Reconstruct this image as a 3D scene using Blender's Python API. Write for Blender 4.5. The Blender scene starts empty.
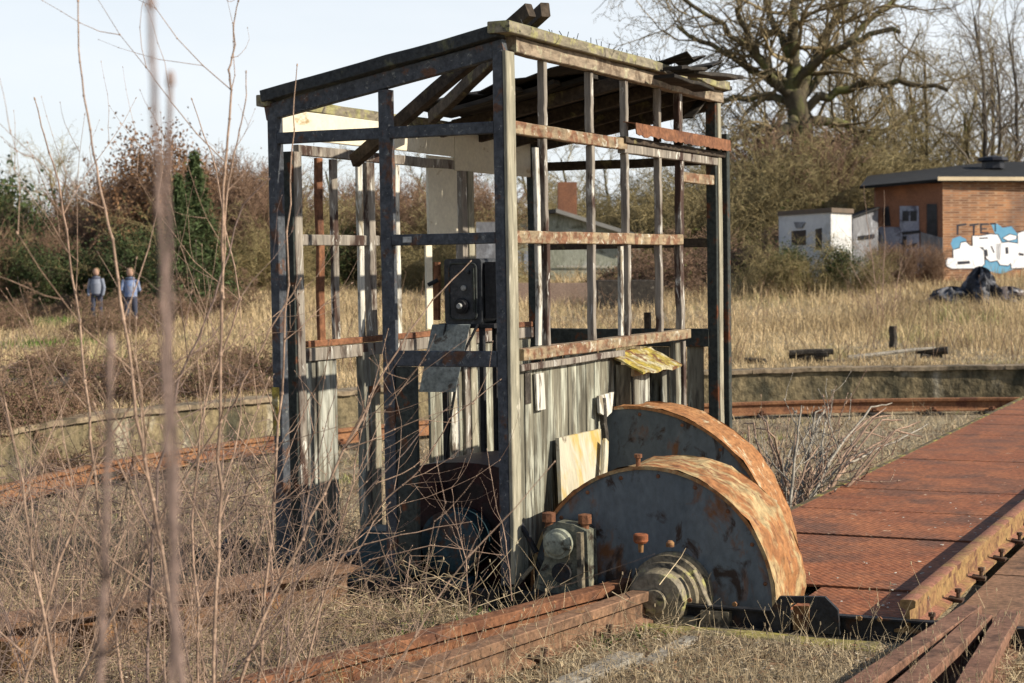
import bpy, math, random
import numpy as np
from mathutils import Vector, Matrix
random.seed(7); rng = np.random.default_rng(11)
SC = bpy.context.scene; COL = SC.collection
# ------------------------------------------------------------------ camera
YAW, PITCH, ROLL, FPX = .4367, .0447, -.0156, 1745.9
W, H = 1024, 683
_F = np.array([math.cos(YAW), math.sin(YAW), 0]); _R = np.array([math.sin(YAW), -math.cos(YAW), 0]); _U = np.array([0, 0, 1.])
POS = -_F*8.7151 + _R*.0247 + _U*1.6
CF = _F*math.cos(PITCH)-_U*math.sin(PITCH); _U2 = _U*math.cos(PITCH)+_F*math.sin(PITCH)
CR = _R*math.cos(ROLL)+_U2*math.sin(ROLL); CU = _U2*math.cos(ROLL)-_R*math.sin(ROLL)
cd = bpy.data.cameras.new('camera'); cam = bpy.data.objects.new('camera', cd); COL.objects.link(cam); SC.camera = cam
M4 = Matrix.Identity(4)
for i in range(3):
    M4[i][0] = CR[i]; M4[i][1] = CU[i]; M4[i][2] = -CF[i]; M4[i][3] = POS[i]
cam.matrix_world = M4
cd.sensor_width = 36; cd.lens = 36*FPX/W; cd.clip_start = .05; cd.clip_end = 1500
cd.dof.use_dof = True; cd.dof.focus_distance = 9.0; cd.dof.aperture_fstop = 5.6
# ------------------------------------------------------------------ light
SUN_EL = math.radians(30)
sh = _R*.95 - _F*.31; sh = sh/np.linalg.norm(sh)
sdir = Vector((sh[0]*math.cos(SUN_EL), sh[1]*math.cos(SUN_EL), math.sin(SUN_EL)))
sl = bpy.data.lights.new('sun', 'SUN'); sl.energy = 5; sl.angle = math.radians(.5); sl.color = (1, .91, .77)
so = bpy.data.objects.new('sun', sl); COL.objects.link(so); so.rotation_euler = sdir.to_track_quat('Z', 'Y').to_euler()
wd = bpy.data.worlds.new('World'); SC.world = wd; wd.use_nodes = True
nt = wd.node_tree; nt.nodes.clear()
def N(nt, t, **k):
    n = nt.nodes.new(t)
    for a, b in k.items(): setattr(n, a, b)
    return n
wo = N(nt, 'ShaderNodeOutputWorld'); bg = N(nt, 'ShaderNodeBackground'); bg.inputs[1].default_value = .1
sk = N(nt, 'ShaderNodeTexSky', sky_type='NISHITA', sun_disc=False); sk.sun_elevation = SUN_EL
sk.sun_rotation = math.atan2(sdir.x, sdir.y); sk.air_density = 1; sk.dust_density = .6
tc = N(nt, 'ShaderNodeTexCoord'); sx = N(nt, 'ShaderNodeSeparateXYZ'); nt.links.new(tc.outputs['Generated'], sx.inputs[0])
mr = N(nt, 'ShaderNodeMapRange'); mr.inputs[1].default_value = .14; mr.inputs[2].default_value = .42; mr.inputs[3].default_value = .93; mr.inputs[4].default_value = .0
nt.links.new(sx.outputs[2], mr.inputs[0])
mp = N(nt, 'ShaderNodeMapping'); mp.inputs['Scale'].default_value = (1.2, 1.2, 4); nt.links.new(tc.outputs['Generated'], mp.inputs[0])
cn = N(nt, 'ShaderNodeTexNoise'); cn.inputs['Scale'].default_value = 3; cn.inputs['Detail'].default_value = 5; nt.links.new(mp.outputs[0], cn.inputs['Vector'])
cr = N(nt, 'ShaderNodeMapRange'); cr.inputs[1].default_value = .35; cr.inputs[2].default_value = .62; cr.inputs[3].default_value = .80; cr.inputs[4].default_value = 1.0
nt.links.new(cn.outputs[0], cr.inputs[0])
mu = N(nt, 'ShaderNodeMath', operation='MULTIPLY'); nt.links.new(mr.outputs[0], mu.inputs[0]); nt.links.new(cr.outputs[0], mu.inputs[1])
mx = N(nt, 'ShaderNodeMix', data_type='RGBA'); nt.links.new(mu.outputs[0], mx.inputs[0]); nt.links.new(sk.outputs[0], mx.inputs[6])
mx.inputs[7].default_value = (7.2, 7.55, 7.95, 1)
nt.links.new(mx.outputs[2], bg.inputs[0]); nt.links.new(bg.outputs[0], wo.inputs[0])
SC.view_settings.view_transform = 'Standard'; SC.view_settings.look = 'None'; SC.view_settings.exposure = .41; SC.view_settings.gamma = 1
SC.view_settings.use_curve_mapping = False
SC.cycles.max_bounces = 5; SC.cycles.diffuse_bounces = 3; SC.cycles.transparent_max_bounces = 4
# ------------------------------------------------------------------ helpers
def pt(x, y, d):                      # a point of the place, d metres in front of the camera
    return POS + (CF + CR*(x-W/2)/FPX - CU*(y-H/2)/FPX)*d
def onz(x, y, z):
    r = CF + CR*(x-W/2)/FPX - CU*(y-H/2)/FPX; return POS + r*(z-POS[2])/r[2]
def onv(x, y, v):
    r = CF + CR*(x-W/2)/FPX - CU*(y-H/2)/FPX; return POS + r*(v-POS[1])/r[1]
def onu(x, y, u):
    r = CF + CR*(x-W/2)/FPX - CU*(y-H/2)/FPX; return POS + r*(u-POS[0])/r[0]
def lerp(a, b, t): return a+(b-a)*t
def sstep(x, a, b):
    t = np.clip((np.asarray(x, float)-a)/(b-a), 0, 1); return t*t*(3-2*t)
ORG = {}
def npmesh(name, V, Q):
    V = np.asarray(V, np.float32); Q = np.asarray(Q, np.int32)
    me = bpy.data.meshes.new(name); n = Q.shape[0]; k = Q.shape[1]
    me.vertices.add(len(V)); me.vertices.foreach_set('co', V.ravel())
    me.loops.add(n*k); me.loops.foreach_set('vertex_index', Q.ravel())
    me.polygons.add(n); me.polygons.foreach_set('loop_start', np.arange(0, n*k, k, dtype=np.int32))
    me.update(calc_edges=True); return me
def tag(o, label=None, cat=None, group=None, kind=None):
    if label: o['label'] = label
    if cat: o['category'] = cat
    if group: o['group'] = group
    if kind: o['kind'] = kind
    return o
def empty(name, loc, label, cat, group=None):
    o = bpy.data.objects.new(name, None); COL.objects.link(o); o.location = Vector(loc); o.empty_display_size = .1
    ORG[o.name] = Vector(loc); return tag(o, label, cat, group)
def link(name, me, m, parent=None, smooth=False, rel=False):
    o = bpy.data.objects.new(name, me); COL.objects.link(o)
    if m: me.materials.append(m)
    if parent:
        o.parent = parent; org = ORG[parent.name]; ORG[o.name] = org
        if not rel: me.transform(Matrix.Translation(-org))
        if parent.type != 'EMPTY' : o.location = (0, 0, 0)
    else: ORG[o.name] = Vector((0, 0, 0))
    if smooth: me.polygons.foreach_set('use_smooth', [True]*len(me.polygons))
    return o
class MB:
    def __init__(s): s.v = []; s.f = []
    def add(s, vs, fs):
        b = len(s.v); s.v.extend([tuple(map(float, p)) for p in vs]); s.f.extend([tuple(i+b for i in f) for f in fs]); return s
    def sweep(s, prof, pts, up=(0, 0, 1), cap=True, jit=0, scale=None):
        pts = [Vector(p) for p in pts]; up = Vector(up); n = len(prof); vs = []; fs = []
        for i, p in enumerate(pts):
            d = (pts[min(i+1, len(pts)-1)]-pts[max(i-1, 0)]).normalized(); side = d.cross(up)
            if side.length < 1e-4: side = d.cross(Vector((0, 1, 0)))
            side.normalize(); u2 = side.cross(d).normalized(); k = scale[i] if scale else 1
            jx, jy = random.uniform(-jit, jit), random.uniform(-jit, jit)
            for (a, b) in prof: vs.append(p+side*(a*k+jx)+u2*(b*k+jy))
        for i in range(len(pts)-1):
            for j in range(n): fs.append((i*n+j, i*n+(j+1) % n, (i+1)*n+(j+1) % n, (i+1)*n+j))
        if cap: fs.append(tuple(range(n-1, -1, -1))); fs.append(tuple((len(pts)-1)*n+j for j in range(n)))
        return s.add(vs, fs)
    def beam(s, p, q, w, h, up=(0, 0, 1), ch=.004, jit=0, seg=None):
        c = min(ch, w*.3, h*.3); a, b = w/2, h/2
        prof = [(-a+c, -b), (a-c, -b), (a, -b+c), (a, b-c), (a-c, b), (-a+c, b), (-a, b-c), (-a, -b+c)]
        p = Vector(p); q = Vector(q); L = (q-p).length
        k = seg or (max(1, int(L/.25)) if jit else 1)
        return s.sweep(prof, [p.lerp(q, i/k) for i in range(k+1)], up, jit=jit)
    def bx(s, x0, x1, y0, y1, z0, z1, ch=.004, jit=.0):
        dx, dy, dz = x1-x0, y1-y0, z1-z0; cx, cy, cz = (x0+x1)/2, (y0+y1)/2, (z0+z1)/2
        if dz >= dx and dz >= dy: return s.beam((cx, cy, z0), (cx, cy, z1), dx, dy, (0, 1, 0), ch, jit)
        if dx >= dy: return s.beam((x0, cy, cz), (x1, cy, cz), dy, dz, (0, 0, 1), ch, jit)
        return s.beam((cx, y0, cz), (cx, y1, cz), dx, dz, (0, 0, 1), ch, jit)
    def tube(s, pts, rad, n=8, cap=True):
        if not hasattr(rad, '__len__'): rad = [rad]*len(pts)
        prof = [(math.cos(2*math.pi*i/n), math.sin(2*math.pi*i/n)) for i in range(n)]
        return s.sweep(prof, pts, (0.013, .021, 1) if abs((Vector(pts[-1])-Vector(pts[0])).normalized().z) < .9 else (0, 1, 0), cap, scale=rad)
    def lathe(s, prof, o, ax, n=28):      # prof: (distance along ax, radius)
        ax = Vector(ax).normalized(); a = ax.orthogonal().normalized(); b = ax.cross(a); o = Vector(o); vs = []; fs = []
        for (t, r) in prof:
            for i in range(n):
                g = 2*math.pi*i/n; vs.append(o+ax*t+(a*math.cos(g)+b*math.sin(g))*max(r, .0005))
        for k in range(len(prof)-1):
            for i in range(n): fs.append((k*n+i, k*n+(i+1) % n, (k+1)*n+(i+1) % n, (k+1)*n+i))
        fs.append(tuple(range(n))[::-1]); fs.append(tuple((len(prof)-1)*n+i for i in range(n)))
        return s.add(vs, fs)
    def slab(s, outline, thick):          # outline: 3D points, thick: vector
        n = len(outline); t = Vector(thick); vs = [Vector(p) for p in outline]+[Vector(p)+t for p in outline]
        fs = [tuple(range(n)), tuple(range(2*n-1, n-1, -1))]+[(i, i+n, (i+1) % n+n, (i+1) % n) for i in range(n)]
        return s.add(vs, fs)
    def build(s, name, m, parent=None, smooth=False):
        me = bpy.data.meshes.new(name); me.from_pydata(s.v, [], s.f)
        import bmesh
        bm = bmesh.new(); bm.from_mesh(me); bmesh.ops.recalc_face_normals(bm, faces=bm.faces); bm.to_mesh(me); bm.free()
        o = link(name, me, m, parent)
        if smooth:
            me.polygons.foreach_set('use_smooth', [True]*len(me.polygons)); me.set_sharp_from_angle(angle=math.radians(38))
        return o
def segmesh(name, S, n=4):                # S: list of (p0,p1,r0,r1)
    P0 = np.array([s[0] for s in S]); P1 = np.array([s[1] for s in S]); r0 = np.array([s[2] for s in S]); r1 = np.array([s[3] for s in S])
    d = P1-P0; L = np.linalg.norm(d, axis=1, keepdims=True)+1e-9; d = d/L
    P1 = P1+d*(r1[:, None]*.3)
    ref = np.where(np.abs(d[:, 2:3]) < .9, np.array([[0, 0, 1.]]), np.array([[1., 0, 0]]))
    a = np.cross(d, ref); a /= np.linalg.norm(a, axis=1, keepdims=True); b = np.cross(d, a)
    V = []
    for P, r in ((P0, r0), (P1, r1)):
        for i in range(n):
            g = 2*math.pi*i/n; V.append(P+(a*math.cos(g)+b*math.sin(g))*r[:, None])
    V = np.stack(V, 1); m = len(S); base = (np.arange(m)*2*n)[:, None]
    Q = [np.concatenate([base+i, base+(i+1) % n, base+n+(i+1) % n, base+n+i], 1) for i in range(n)]
    me = npmesh(name, V.reshape(-1, 3), np.stack(Q, 1).reshape(-1, 4))
    me.polygons.foreach_set('use_smooth', [True]*len(me.polygons)); return me
def blades(name, P, hgt, wid, lean, m, kind='stuff', label=None, cat=None):
    n = len(P); az = rng.uniform(0, 2*np.pi, n); la = rng.uniform(0, 2*np.pi, n); lv = np.stack([np.cos(la), np.sin(la), np.zeros(n)], 1)
    wv = np.stack([np.cos(az), np.sin(az), np.zeros(n)], 1)*wid[:, None]/2; ln = (rng.uniform(0, 1, n)**1.3*lean)[:, None]
    up = np.array([[0, 0, 1.]]); h = hgt[:, None]
    p1 = P+up*h*.5+lv*h*ln*.3; p2 = P+up*h*(1-.25*ln)+lv*h*ln
    V = np.stack([P-wv, P+wv, p1-wv*.8, p1+wv*.8, p2-wv*.15, p2+wv*.15], 1).reshape(-1, 3); b = (np.arange(n)*6)[:, None]
    Q = np.stack([np.concatenate([b, b+1, b+3, b+2], 1), np.concatenate([b+2, b+3, b+5, b+4], 1)], 1).reshape(-1, 4)
    o = link(name, npmesh(name, V, Q), m); return tag(o, label, cat, kind=kind)
# ------------------------------------------------------------------ materials
MATS = {}
def mat(name, c1, c2, s=6, st=(1, 1, 1), grit=.45, gs=38, p3=None, s3=3, t3=.55, w3=.04, st3=(1, 1, 1), p4=None, s4=5, t4=.6, w4=.03, rough=.85, bump=.3, bs=60, bd=.004, island=0, coord='Object', metal=0, top=None, topz=.5, tnoise=4, trans=0):
    m = bpy.data.materials.new(name); m.use_nodes = True; t = m.node_tree; b = t.nodes['Principled BSDF']; L = t.links.new
    tc = N(t, 'ShaderNodeTexCoord')
    def noise(sc, stc, det=6, dist=0):
        mp = N(t, 'ShaderNodeMapping'); mp.inputs['Scale'].default_value = stc; L(tc.outputs[coord], mp.inputs[0])
        n = N(t, 'ShaderNodeTexNoise'); n.inputs['Scale'].default_value = sc; n.inputs['Detail'].default_value = det; n.inputs['Roughness'].default_value = .62; n.inputs['Distortion'].default_value = dist
        L(mp.outputs[0], n.inputs['Vector']); return n.outputs[0]
    def ramp(src, a, bb):
        r = N(t, 'ShaderNodeMapRange'); r.inputs[1].default_value = a; r.inputs[2].default_value = bb; L(src, r.inputs[0]); return r.outputs[0]
    def mix(f, a, bcol, blend='MIX'):
        x = N(t, 'ShaderNodeMix', data_type='RGBA', blend_type=blend)
        if isinstance(f, float): x.inputs[0].default_value = f
        else: L(f, x.inputs[0])
        for k, c in ((6, a), (7, bcol)):
            if isinstance(c, tuple): x.inputs[k].default_value = (*c, 1)
            else: L(c, x.inputs[k])
        return x.outputs[2]
    col = mix(ramp(noise(s, st), .33, .67), c1, c2)
    if p3: col = mix(ramp(noise(s3, st3, 8, .3), t3-w3, t3+w3), col, p3)
    if p4: col = mix(ramp(noise(s4, st3, 8, .6), t4-w4, t4+w4), col, p4)
    if top:
        g = N(t, 'ShaderNodeNewGeometry'); sp = N(t, 'ShaderNodeSeparateXYZ'); L(g.outputs['Normal'], sp.inputs[0])
        a = ramp(sp.outputs[2], topz, topz+.15); k = ramp(noise(tnoise, (1, 1, 1)), .4, .55)
        mm = N(t, 'ShaderNodeMath', operation='MULTIPLY'); L(a, mm.inputs[0]); L(k, mm.inputs[1]); col = mix(mm.outputs[0], col, top)
    if grit and bump:
        gr = N(t, 'ShaderNodeMapRange'); gr.inputs[1].default_value = .32; gr.inputs[2].default_value = .68; gr.inputs[3].default_value = 1-grit; gr.inputs[4].default_value = 1+grit*.75; L(noise(gs, st, 9), gr.inputs[0])
        gh = N(t, 'ShaderNodeHueSaturation'); L(gr.outputs[0], gh.inputs['Value']); L(col, gh.inputs['Color']); col = gh.outputs[0]
    if island:
        g = N(t, 'ShaderNodeNewGeometry'); r = N(t, 'ShaderNodeMapRange'); r.inputs[3].default_value = 1-island; r.inputs[4].default_value = 1+island; L(g.outputs['Random Per Island'], r.inputs[0])
        hs = N(t, 'ShaderNodeHueSaturation'); L(r.outputs[0], hs.inputs['Value']); L(col, hs.inputs['Color']); col = hs.outputs[0]
    if bump:
        bn = N(t, 'ShaderNodeBump'); bn.inputs['Strength'].default_value = bump; bn.inputs['Distance'].default_value = bd
        L(noise(bs, st, 4), bn.inputs['Height']); L(bn.outputs[0], b.inputs['Normal'])
    L(col, b.inputs['Base Color']); b.inputs['Roughness'].default_value = rough; b.inputs['Metallic'].default_value = metal
    b.inputs['Specular IOR Level'].default_value = .25
    if trans:
        out = t.nodes['Material Output']; tr = N(t, 'ShaderNodeBsdfTranslucent'); L(col, tr.inputs[0]); ms = N(t, 'ShaderNodeMixShader'); ms.inputs[0].default_value = trans
        L(b.outputs[0], ms.inputs[1]); L(tr.outputs[0], ms.inputs[2]); L(ms.outputs[0], out.inputs[0])
    MATS[name] = m; return m
Z = (1, 1, .12)
steel = mat('shaded blue grey paint', (.046, .051, .060), (.078, .085, .094), 9, p3=(.11, .055, .033), s3=8, t3=.59, p4=(.17, .175, .165), s4=30, t4=.63, bump=.5, bs=70, rough=.7)  # shade of the cabin's left face is put into this dark paint
steelg = mat('dark and shaded steel paint', (.03, .036, .034), (.055, .06, .05), 9, p3=(.12, .045, .02), s3=9, t3=.6, bump=.5)
black = mat('black iron', (.012, .013, .015), (.03, .03, .032), 12, p3=(.06, .03, .018), s3=9, t3=.62, bump=.5, rough=.6)
rust = mat('rusty steel', (.15, .062, .030), (.24, .11, .055), 5, p3=(.10, .045, .028), s3=7, t3=.58, w3=.1, p4=(.40, .20, .09), s4=22, t4=.66, bump=.7, bs=90)
rustb = mat('brown rusty rail', (.15, .085, .05), (.25, .145, .085), 4, p3=(.085, .052, .035), s3=9, t3=.56, w3=.1, p4=(.38, .2, .09), s4=12, t4=.66, bump=.7, bs=80, top=(.26, .145, .085))
rusto = mat('ochre rust', (.28, .17, .07), (.20, .09, .04), 7, p3=(.12, .055, .03), s3=12, t3=.58, bump=.6, bs=80, top=(.3, .13, .07))
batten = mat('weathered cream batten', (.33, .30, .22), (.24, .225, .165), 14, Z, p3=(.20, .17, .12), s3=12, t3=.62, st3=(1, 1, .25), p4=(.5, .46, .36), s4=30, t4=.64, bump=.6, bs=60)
ochre = mat('ochre timber rail', (.31, .235, .14), (.23, .175, .115), 9, (.3, 1, 1), p3=(.18, .09, .05), s3=13, t3=.53, w3=.05, p4=(.46, .42, .33), s4=16, t4=.62, bump=.6, bs=50)
barw = mat('grey window bar', (.34, .30, .245), (.22, .19, .16), 14, Z, p3=(.055, .03, .022), s3=10, t3=.58, st3=(1, 1, .3), p4=(.55, .53, .47), s4=24, t4=.60, st3_=None) if False else mat('grey window bar', (.30, .265, .215), (.19, .165, .14), 14, Z, p3=(.06, .035, .026), s3=8, t3=.55, st3=(1, 1, .3), p4=(.55, .53, .47), s4=20, t4=.61, bump=.6)
whitep = mat('peeling white paint', (.60, .58, .50), (.50, .48, .42), 10, Z, p3=(.13, .105, .08), s3=16, t3=.57, st3=(1, 1, .35), p4=(.28, .24, .17), s4=10, t4=.6, bump=.7, bs=50)
cream = mat('cream fascia paint', (.72, .66, .50), (.64, .58, .45), 6, grit=.1, p3=(.35, .25, .12), s3=12, t3=.66, st3=(.4, 1, 1), bump=.3)
plank = mat('weathered planks', (.20, .185, .135), (.11, .10, .073), 16, Z, p3=(.34, .34, .27), s3=14, t3=.53, st3=(1, 1, .14), p4=(.06, .055, .045), s4=10, t4=.60, w4=.05, bump=.9, bs=50, island=.22)
plankl = mat('pale grey planks', (.21, .20, .155), (.125, .115, .09), 16, Z, p3=(.34, .34, .29), s3=14, t3=.53, st3=(1, 1, .14), p4=(.07, .06, .05), s4=12, t4=.6, w4=.05, bump=.9, bs=50, island=.2)
roofw = mat('black tarred boards', (.022, .019, .016), (.045, .038, .03), 10, (1, .15, 1), p3=(.09, .075, .055), s3=12, t3=.63, st3=(1, .2, 1), bump=.9, bs=30, island=.4)
rafter = mat('dark rafter timber', (.035, .026, .018), (.075, .055, .038), 12, p3=(.13, .11, .05), s3=8, t3=.62, bump=.8, island=.2)
mossw = mat('mossy grey timber', (.24, .21, .15), (.17, .145, .10), 9, (.3, 1, 1), p3=(.28, .26, .12), s3=11, t3=.54, p4=(.08, .07, .05), s4=14, t4=.6, bump=.9, bs=40, top=(.19, .19, .10))
moss = mat('yellow lichen', (.42, .33, .06), (.26, .19, .06), 14, p3=(.46, .41, .26), s3=9, t3=.53, p4=(.17, .08, .035), s4=8, t4=.54, bump=1, bs=60, bd=.01)
gcover = mat('blue grey gear cover', (.085, .105, .118), (.145, .165, .172), 2.6, (1, 1, .6), grit=.22, gs=24, p3=(.16, .07, .03), s3=5, t3=.60, w3=.05, st3=(1, 1, .6), p4=(.04, .026, .02), s4=8, t4=.60, w4=.04, bump=.6, bs=50, rough=.6)
grim = mat('rust streaked cream rim', (.25, .105, .04), (.34, .16, .06), 6, grit=.45, gs=22, p3=(.38, .28, .14), s3=6.5, t3=.53, w3=.06, st3=(1.5, .9, .8), p4=(.19, .08, .04), s4=14, t4=.60, bump=.7, bs=50)
grim2 = mat('orange rusty rim', (.29, .125, .045), (.36, .18, .075), 9, p3=(.50, .42, .27), s3=8, t3=.62, w3=.03, st3=(1.5, .9, .8), p4=(.22, .1, .04), s4=14, t4=.62, bump=.7, bs=50)
machine = mat('grimy grey green machine', (.095, .10, .08), (.17, .17, .125), 9, p3=(.30, .27, .18), s3=12, t3=.6, p4=(.04, .03, .022), s4=10, t4=.57, bump=.8, bs=50, rough=.6)
dome = mat('mossy tan bearing', (.15, .125, .085), (.26, .22, .15), 10, p3=(.33, .31, .12), s3=10, t3=.60, p4=(.05, .045, .035), s4=8, t4=.57, bump=.8, bs=60, rough=.55)
redp = mat('dark red paint', (.045, .011, .010), (.025, .010, .010), 6, p3=(.03, .02, .018), s3=5, t3=.57, bump=.4, rough=.5)
bluep = mat('blue green motor paint', (.03, .065, .08), (.02, .045, .055), 8, p3=(.06, .035, .025), s3=8, t3=.58, bump=.4, rough=.5)
boxp = mat('charcoal enclosure', (.035, .038, .042), (.055, .058, .062), 14, p3=(.10, .10, .10), s3=24, t3=.66, bump=.3, rough=.45)
greyp = mat('pale grey dial metal', (.42, .42, .40), (.30, .30, .28), 20, bump=.2, rough=.5)
orange = mat('orange rust cap', (.30, .10, .04), (.18, .07, .035), 20, bump=.7)
conc = mat('mossy stained concrete', (.25, .195, .105), (.15, .12, .07), 2.2, grit=.5, gs=12, p3=(.42, .38, .29), s3=1.5, t3=.615, w3=.06, st3=(1, 1, .45), p4=(.055, .05, .03), s4=2.4, t4=.535, w4=.09, bump=1, bs=9, bd=.04)
coping = mat('weathered coping', (.30, .235, .15), (.21, .155, .10), 3, grit=.5, gs=14, p3=(.10, .08, .05), s3=2.2, t3=.55, w3=.06, bump=.8, bs=20, bd=.01)
darkwood = mat('black old timber', (.03, .026, .022), (.07, .058, .045), 8, p3=(.16, .14, .11), s3=9, t3=.62, bump=1, bs=25, bd=.01)
greywood = mat('bleached grey wood', (.36, .33, .27), (.24, .21, .17), 12, (.3, 1, 1), bump=.7, p3=(.12, .1, .08), s3=9, t3=.6)
# checkered deck plate: rust with a raised diamond tread
deckm = mat('rusty deck plate', (.235, .082, .038), (.34, .13, .057), 2.6, p3=(.16, .075, .045), s3=2.4, t3=.55, w3=.09, p4=(.42, .30, .20), s4=13, t4=.68, w4=.03, bump=.3, grit=.5, gs=26, island=.14, rough=.75)
t = deckm.node_tree; L = t.links.new; b = t.nodes['Principled BSDF']; tcn = [n for n in t.nodes if n.type == 'TEX_COORD'][0]
def wav(rot):
    mp = N(t, 'ShaderNodeMapping'); mp.inputs['Rotation'].default_value = (0, 0, rot); L(tcn.outputs['Object'], mp.inputs[0])
    w = N(t, 'ShaderNodeTexWave'); w.inputs['Scale'].default_value = 9.5; w.inputs['Distortion'].default_value = .1; L(mp.outputs[0], w.inputs[0]); return w.outputs['Fac']
ad = N(t, 'ShaderNodeMath', operation='ADD'); L(wav(.9), ad.inputs[0]); L(wav(-.9), ad.inputs[1])
nn = N(t, 'ShaderNodeTexNoise'); nn.inputs['Scale'].default_value = 14; nn.inputs['Detail'].default_value = 6; L(tcn.outputs['Object'], nn.inputs[0])
a2 = N(t, 'ShaderNodeMath', operation='MULTIPLY_ADD'); L(nn.outputs[0], a2.inputs[0]); a2.inputs[1].default_value = 1.5; L(ad.outputs[0], a2.inputs[2])
bp = N(t, 'ShaderNodeBump'); bp.inputs['Strength'].default_value = .45; bp.inputs['Distance'].default_value = .004; L(a2.outputs[0], bp.inputs['Height']); L(bp.outputs[0], b.inputs['Normal'])
soil = mat('litter covered soil', (.24, .18, .115), (.38, .305, .20), 3.5, p3=(.11, .08, .05), s3=5, t3=.58, w3=.08, p4=(.42, .345, .22), s4=1.2, t4=.52, w4=.1, bump=1, bs=30, bd=.05, rough=1)
straw = mat('dry straw grass', (.68, .53, .31), (.50, .37, .205), .5, p3=(.33, .24, .13), s3=.28, t3=.55, w3=.08, p4=(.30, .31, .12), s4=.4, t4=.64, w4=.06, bump=0, island=.45, trans=.25)
straw2 = mat('pale straw stalks', (.60, .49, .31), (.42, .32, .20), .9, p3=(.24, .17, .10), s3=1.1, t3=.56, w3=.08, p4=(.30, .30, .10), s4=.9, t4=.63, bump=0, island=.4, trans=.2)
greeng = mat('green weeds', (.14, .22, .04), (.09, .15, .035), 2, bump=0, island=.35, trans=.25)
leafm = mat('brown fallen leaves', (.22, .13, .07), (.13, .085, .05), 2, bump=0, island=.5)
twig = mat('tan sapling bark', (.38, .265, .19), (.24, .16, .115), 4, bump=.3, island=.25)
twigp = mat('mauve brown bark', (.24, .17, .14), (.15, .105, .088), 4, bump=.3, island=.2)
bark = mat('olive brown bark', (.125, .10, .06), (.07, .058, .038), 1.5, p3=(.15, .155, .05), s3=1, t3=.56, w3=.08, bump=.8, bs=8, bd=.04, island=.25)
twigo = mat('golden olive twigs', (.33, .265, .125), (.19, .15, .075), .4, bump=0, island=.4)
twigr = mat('red brown twigs', (.25, .155, .10), (.17, .115, .075), .3, bump=0, island=.4)
twigg = mat('grey brown twigs', (.20, .165, .13), (.13, .11, .085), .3, bump=0, island=.35)
leafr = mat('russet leaves', (.25, .135, .07), (.17, .10, .05), .5, bump=0, island=.45, trans=.2)
leafg = mat('evergreen leaves', (.08, .11, .04), (.045, .065, .025), .6, bump=0, island=.4, trans=.15)
leafo = mat('ivy leaves', (.12, .12, .035), (.07, .08, .025), .6, bump=0, island=.5, trans=.15)
# ------------------------------------------------------------------ terrain
PC = np.array([7.88, -2.55]); RR = 10.76; RW = 11.5
def noise2(x, y, s, seed=0):
    return (np.sin(x*s+seed)*np.cos(y*s*1.13+seed*2.1)+np.sin(x*s*2.3+1.7+seed)*np.sin(y*s*2.1+.6)*.5+np.sin(x*s*4.1+y*s*3.3+seed)*.25)/1.75
def height(x, y):
    x = np.asarray(x, float); y = np.asarray(y, float)
    R = np.hypot(x-PC[0], y-PC[1])
    dip = sstep(x+np.maximum(0, y-1.5)*.25, 1.3, 3.6)
    hin = -.145-.56*dip + .03*noise2(x, y, 2.1)
    dx, dy = x-POS[0], y-POS[1]; dep = dx*_F[0]+dy*_F[1]; lat = (dx*_R[0]+dy*_R[1])/np.maximum(dep, 1)*FPX+512
    fac = .28+.72*sstep(lat, 110, 270)
    hout = -.10+1.12*sstep(R, 13, 62)*fac + .06*noise2(x, y, .35, 3)*sstep(R, 13, 25)
    near = sstep(x, .6, 2.0)
    w = sstep(R, RW+.12, RW+.3)
    return np.where(x < .6, -.145+.03*noise2(x, y, 2.1), hin*(1-w)+(hout*near+(1-near)*-.145)*w)
def hz(x, y): return float(height(x, y))
def axis(a, b, st, lim):
    c = list(np.arange(a, b, st)); g = st; x = c[-1]
    while x < lim: g *= 1.13; x += g; c.append(x)
    g = st; x = a; pre = []
    while x > -lim: g *= 1.13; x -= g; pre.append(x)
    return np.array(pre[::-1]+c)
gx = axis(-8, 21, .12, 700); gy = axis(-8, 11, .12, 700)
X, Y = np.meshgrid(gx, gy, indexing='ij'); Zg = height(X, Y)
nx, ny = X.shape; idx = np.arange(nx*ny).reshape(nx, ny)
Q = np.stack([idx[:-1, :-1], idx[1:, :-1], idx[1:, 1:], idx[:-1, 1:]], -1).reshape(-1, 4)
g = link('ground', npmesh('ground', np.stack([X, Y, Zg], -1).reshape(-1, 3), Q), soil, smooth=True); tag(g, kind='structure', label='dry littered ground of the yard and the pit')
# ------------------------------------------------------------------ operator cabin
cab = empty('operator_cabin', (1.7, .7, -.05), 'derelict windowless cabin of rusty steel and rotten timber on the turntable', 'cabin')
def part(name, m, *boxes, jit=.0, ch=.004, parent=cab, smooth=False):
    mb = MB()
    for b_ in boxes: mb.bx(*b_, ch=ch, jit=jit)
    return mb.build(name, m, parent)
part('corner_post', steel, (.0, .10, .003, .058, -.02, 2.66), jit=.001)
part('corner_batten', batten, (-.004, .098, -.022, .0, -.01, 2.655), jit=.0015)  # corner post split in two: dark shaded side, pale sunlit side
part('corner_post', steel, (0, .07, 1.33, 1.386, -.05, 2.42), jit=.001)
part('moss_patch', moss, (-.006, .066, 1.34, 1.392, .70, .96), jit=.003, ch=.01)
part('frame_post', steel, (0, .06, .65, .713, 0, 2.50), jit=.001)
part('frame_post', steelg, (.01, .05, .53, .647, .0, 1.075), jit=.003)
part('door_jamb', steelg, (.15, .165, 1.33, 1.386, -.03, 2.22), jit=.001)  # dark slab paints the shade on the jamb's left-facing side
part('door_jamb', barw, (.166, .24, 1.325, 1.38, -.03, 2.22), jit=.002)
part('corner_post', steelg, (3.30, 3.328, -.01, .06, -.1, 2.65), jit=.001)  # shaded side of the post, its shade put into the colour
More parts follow.
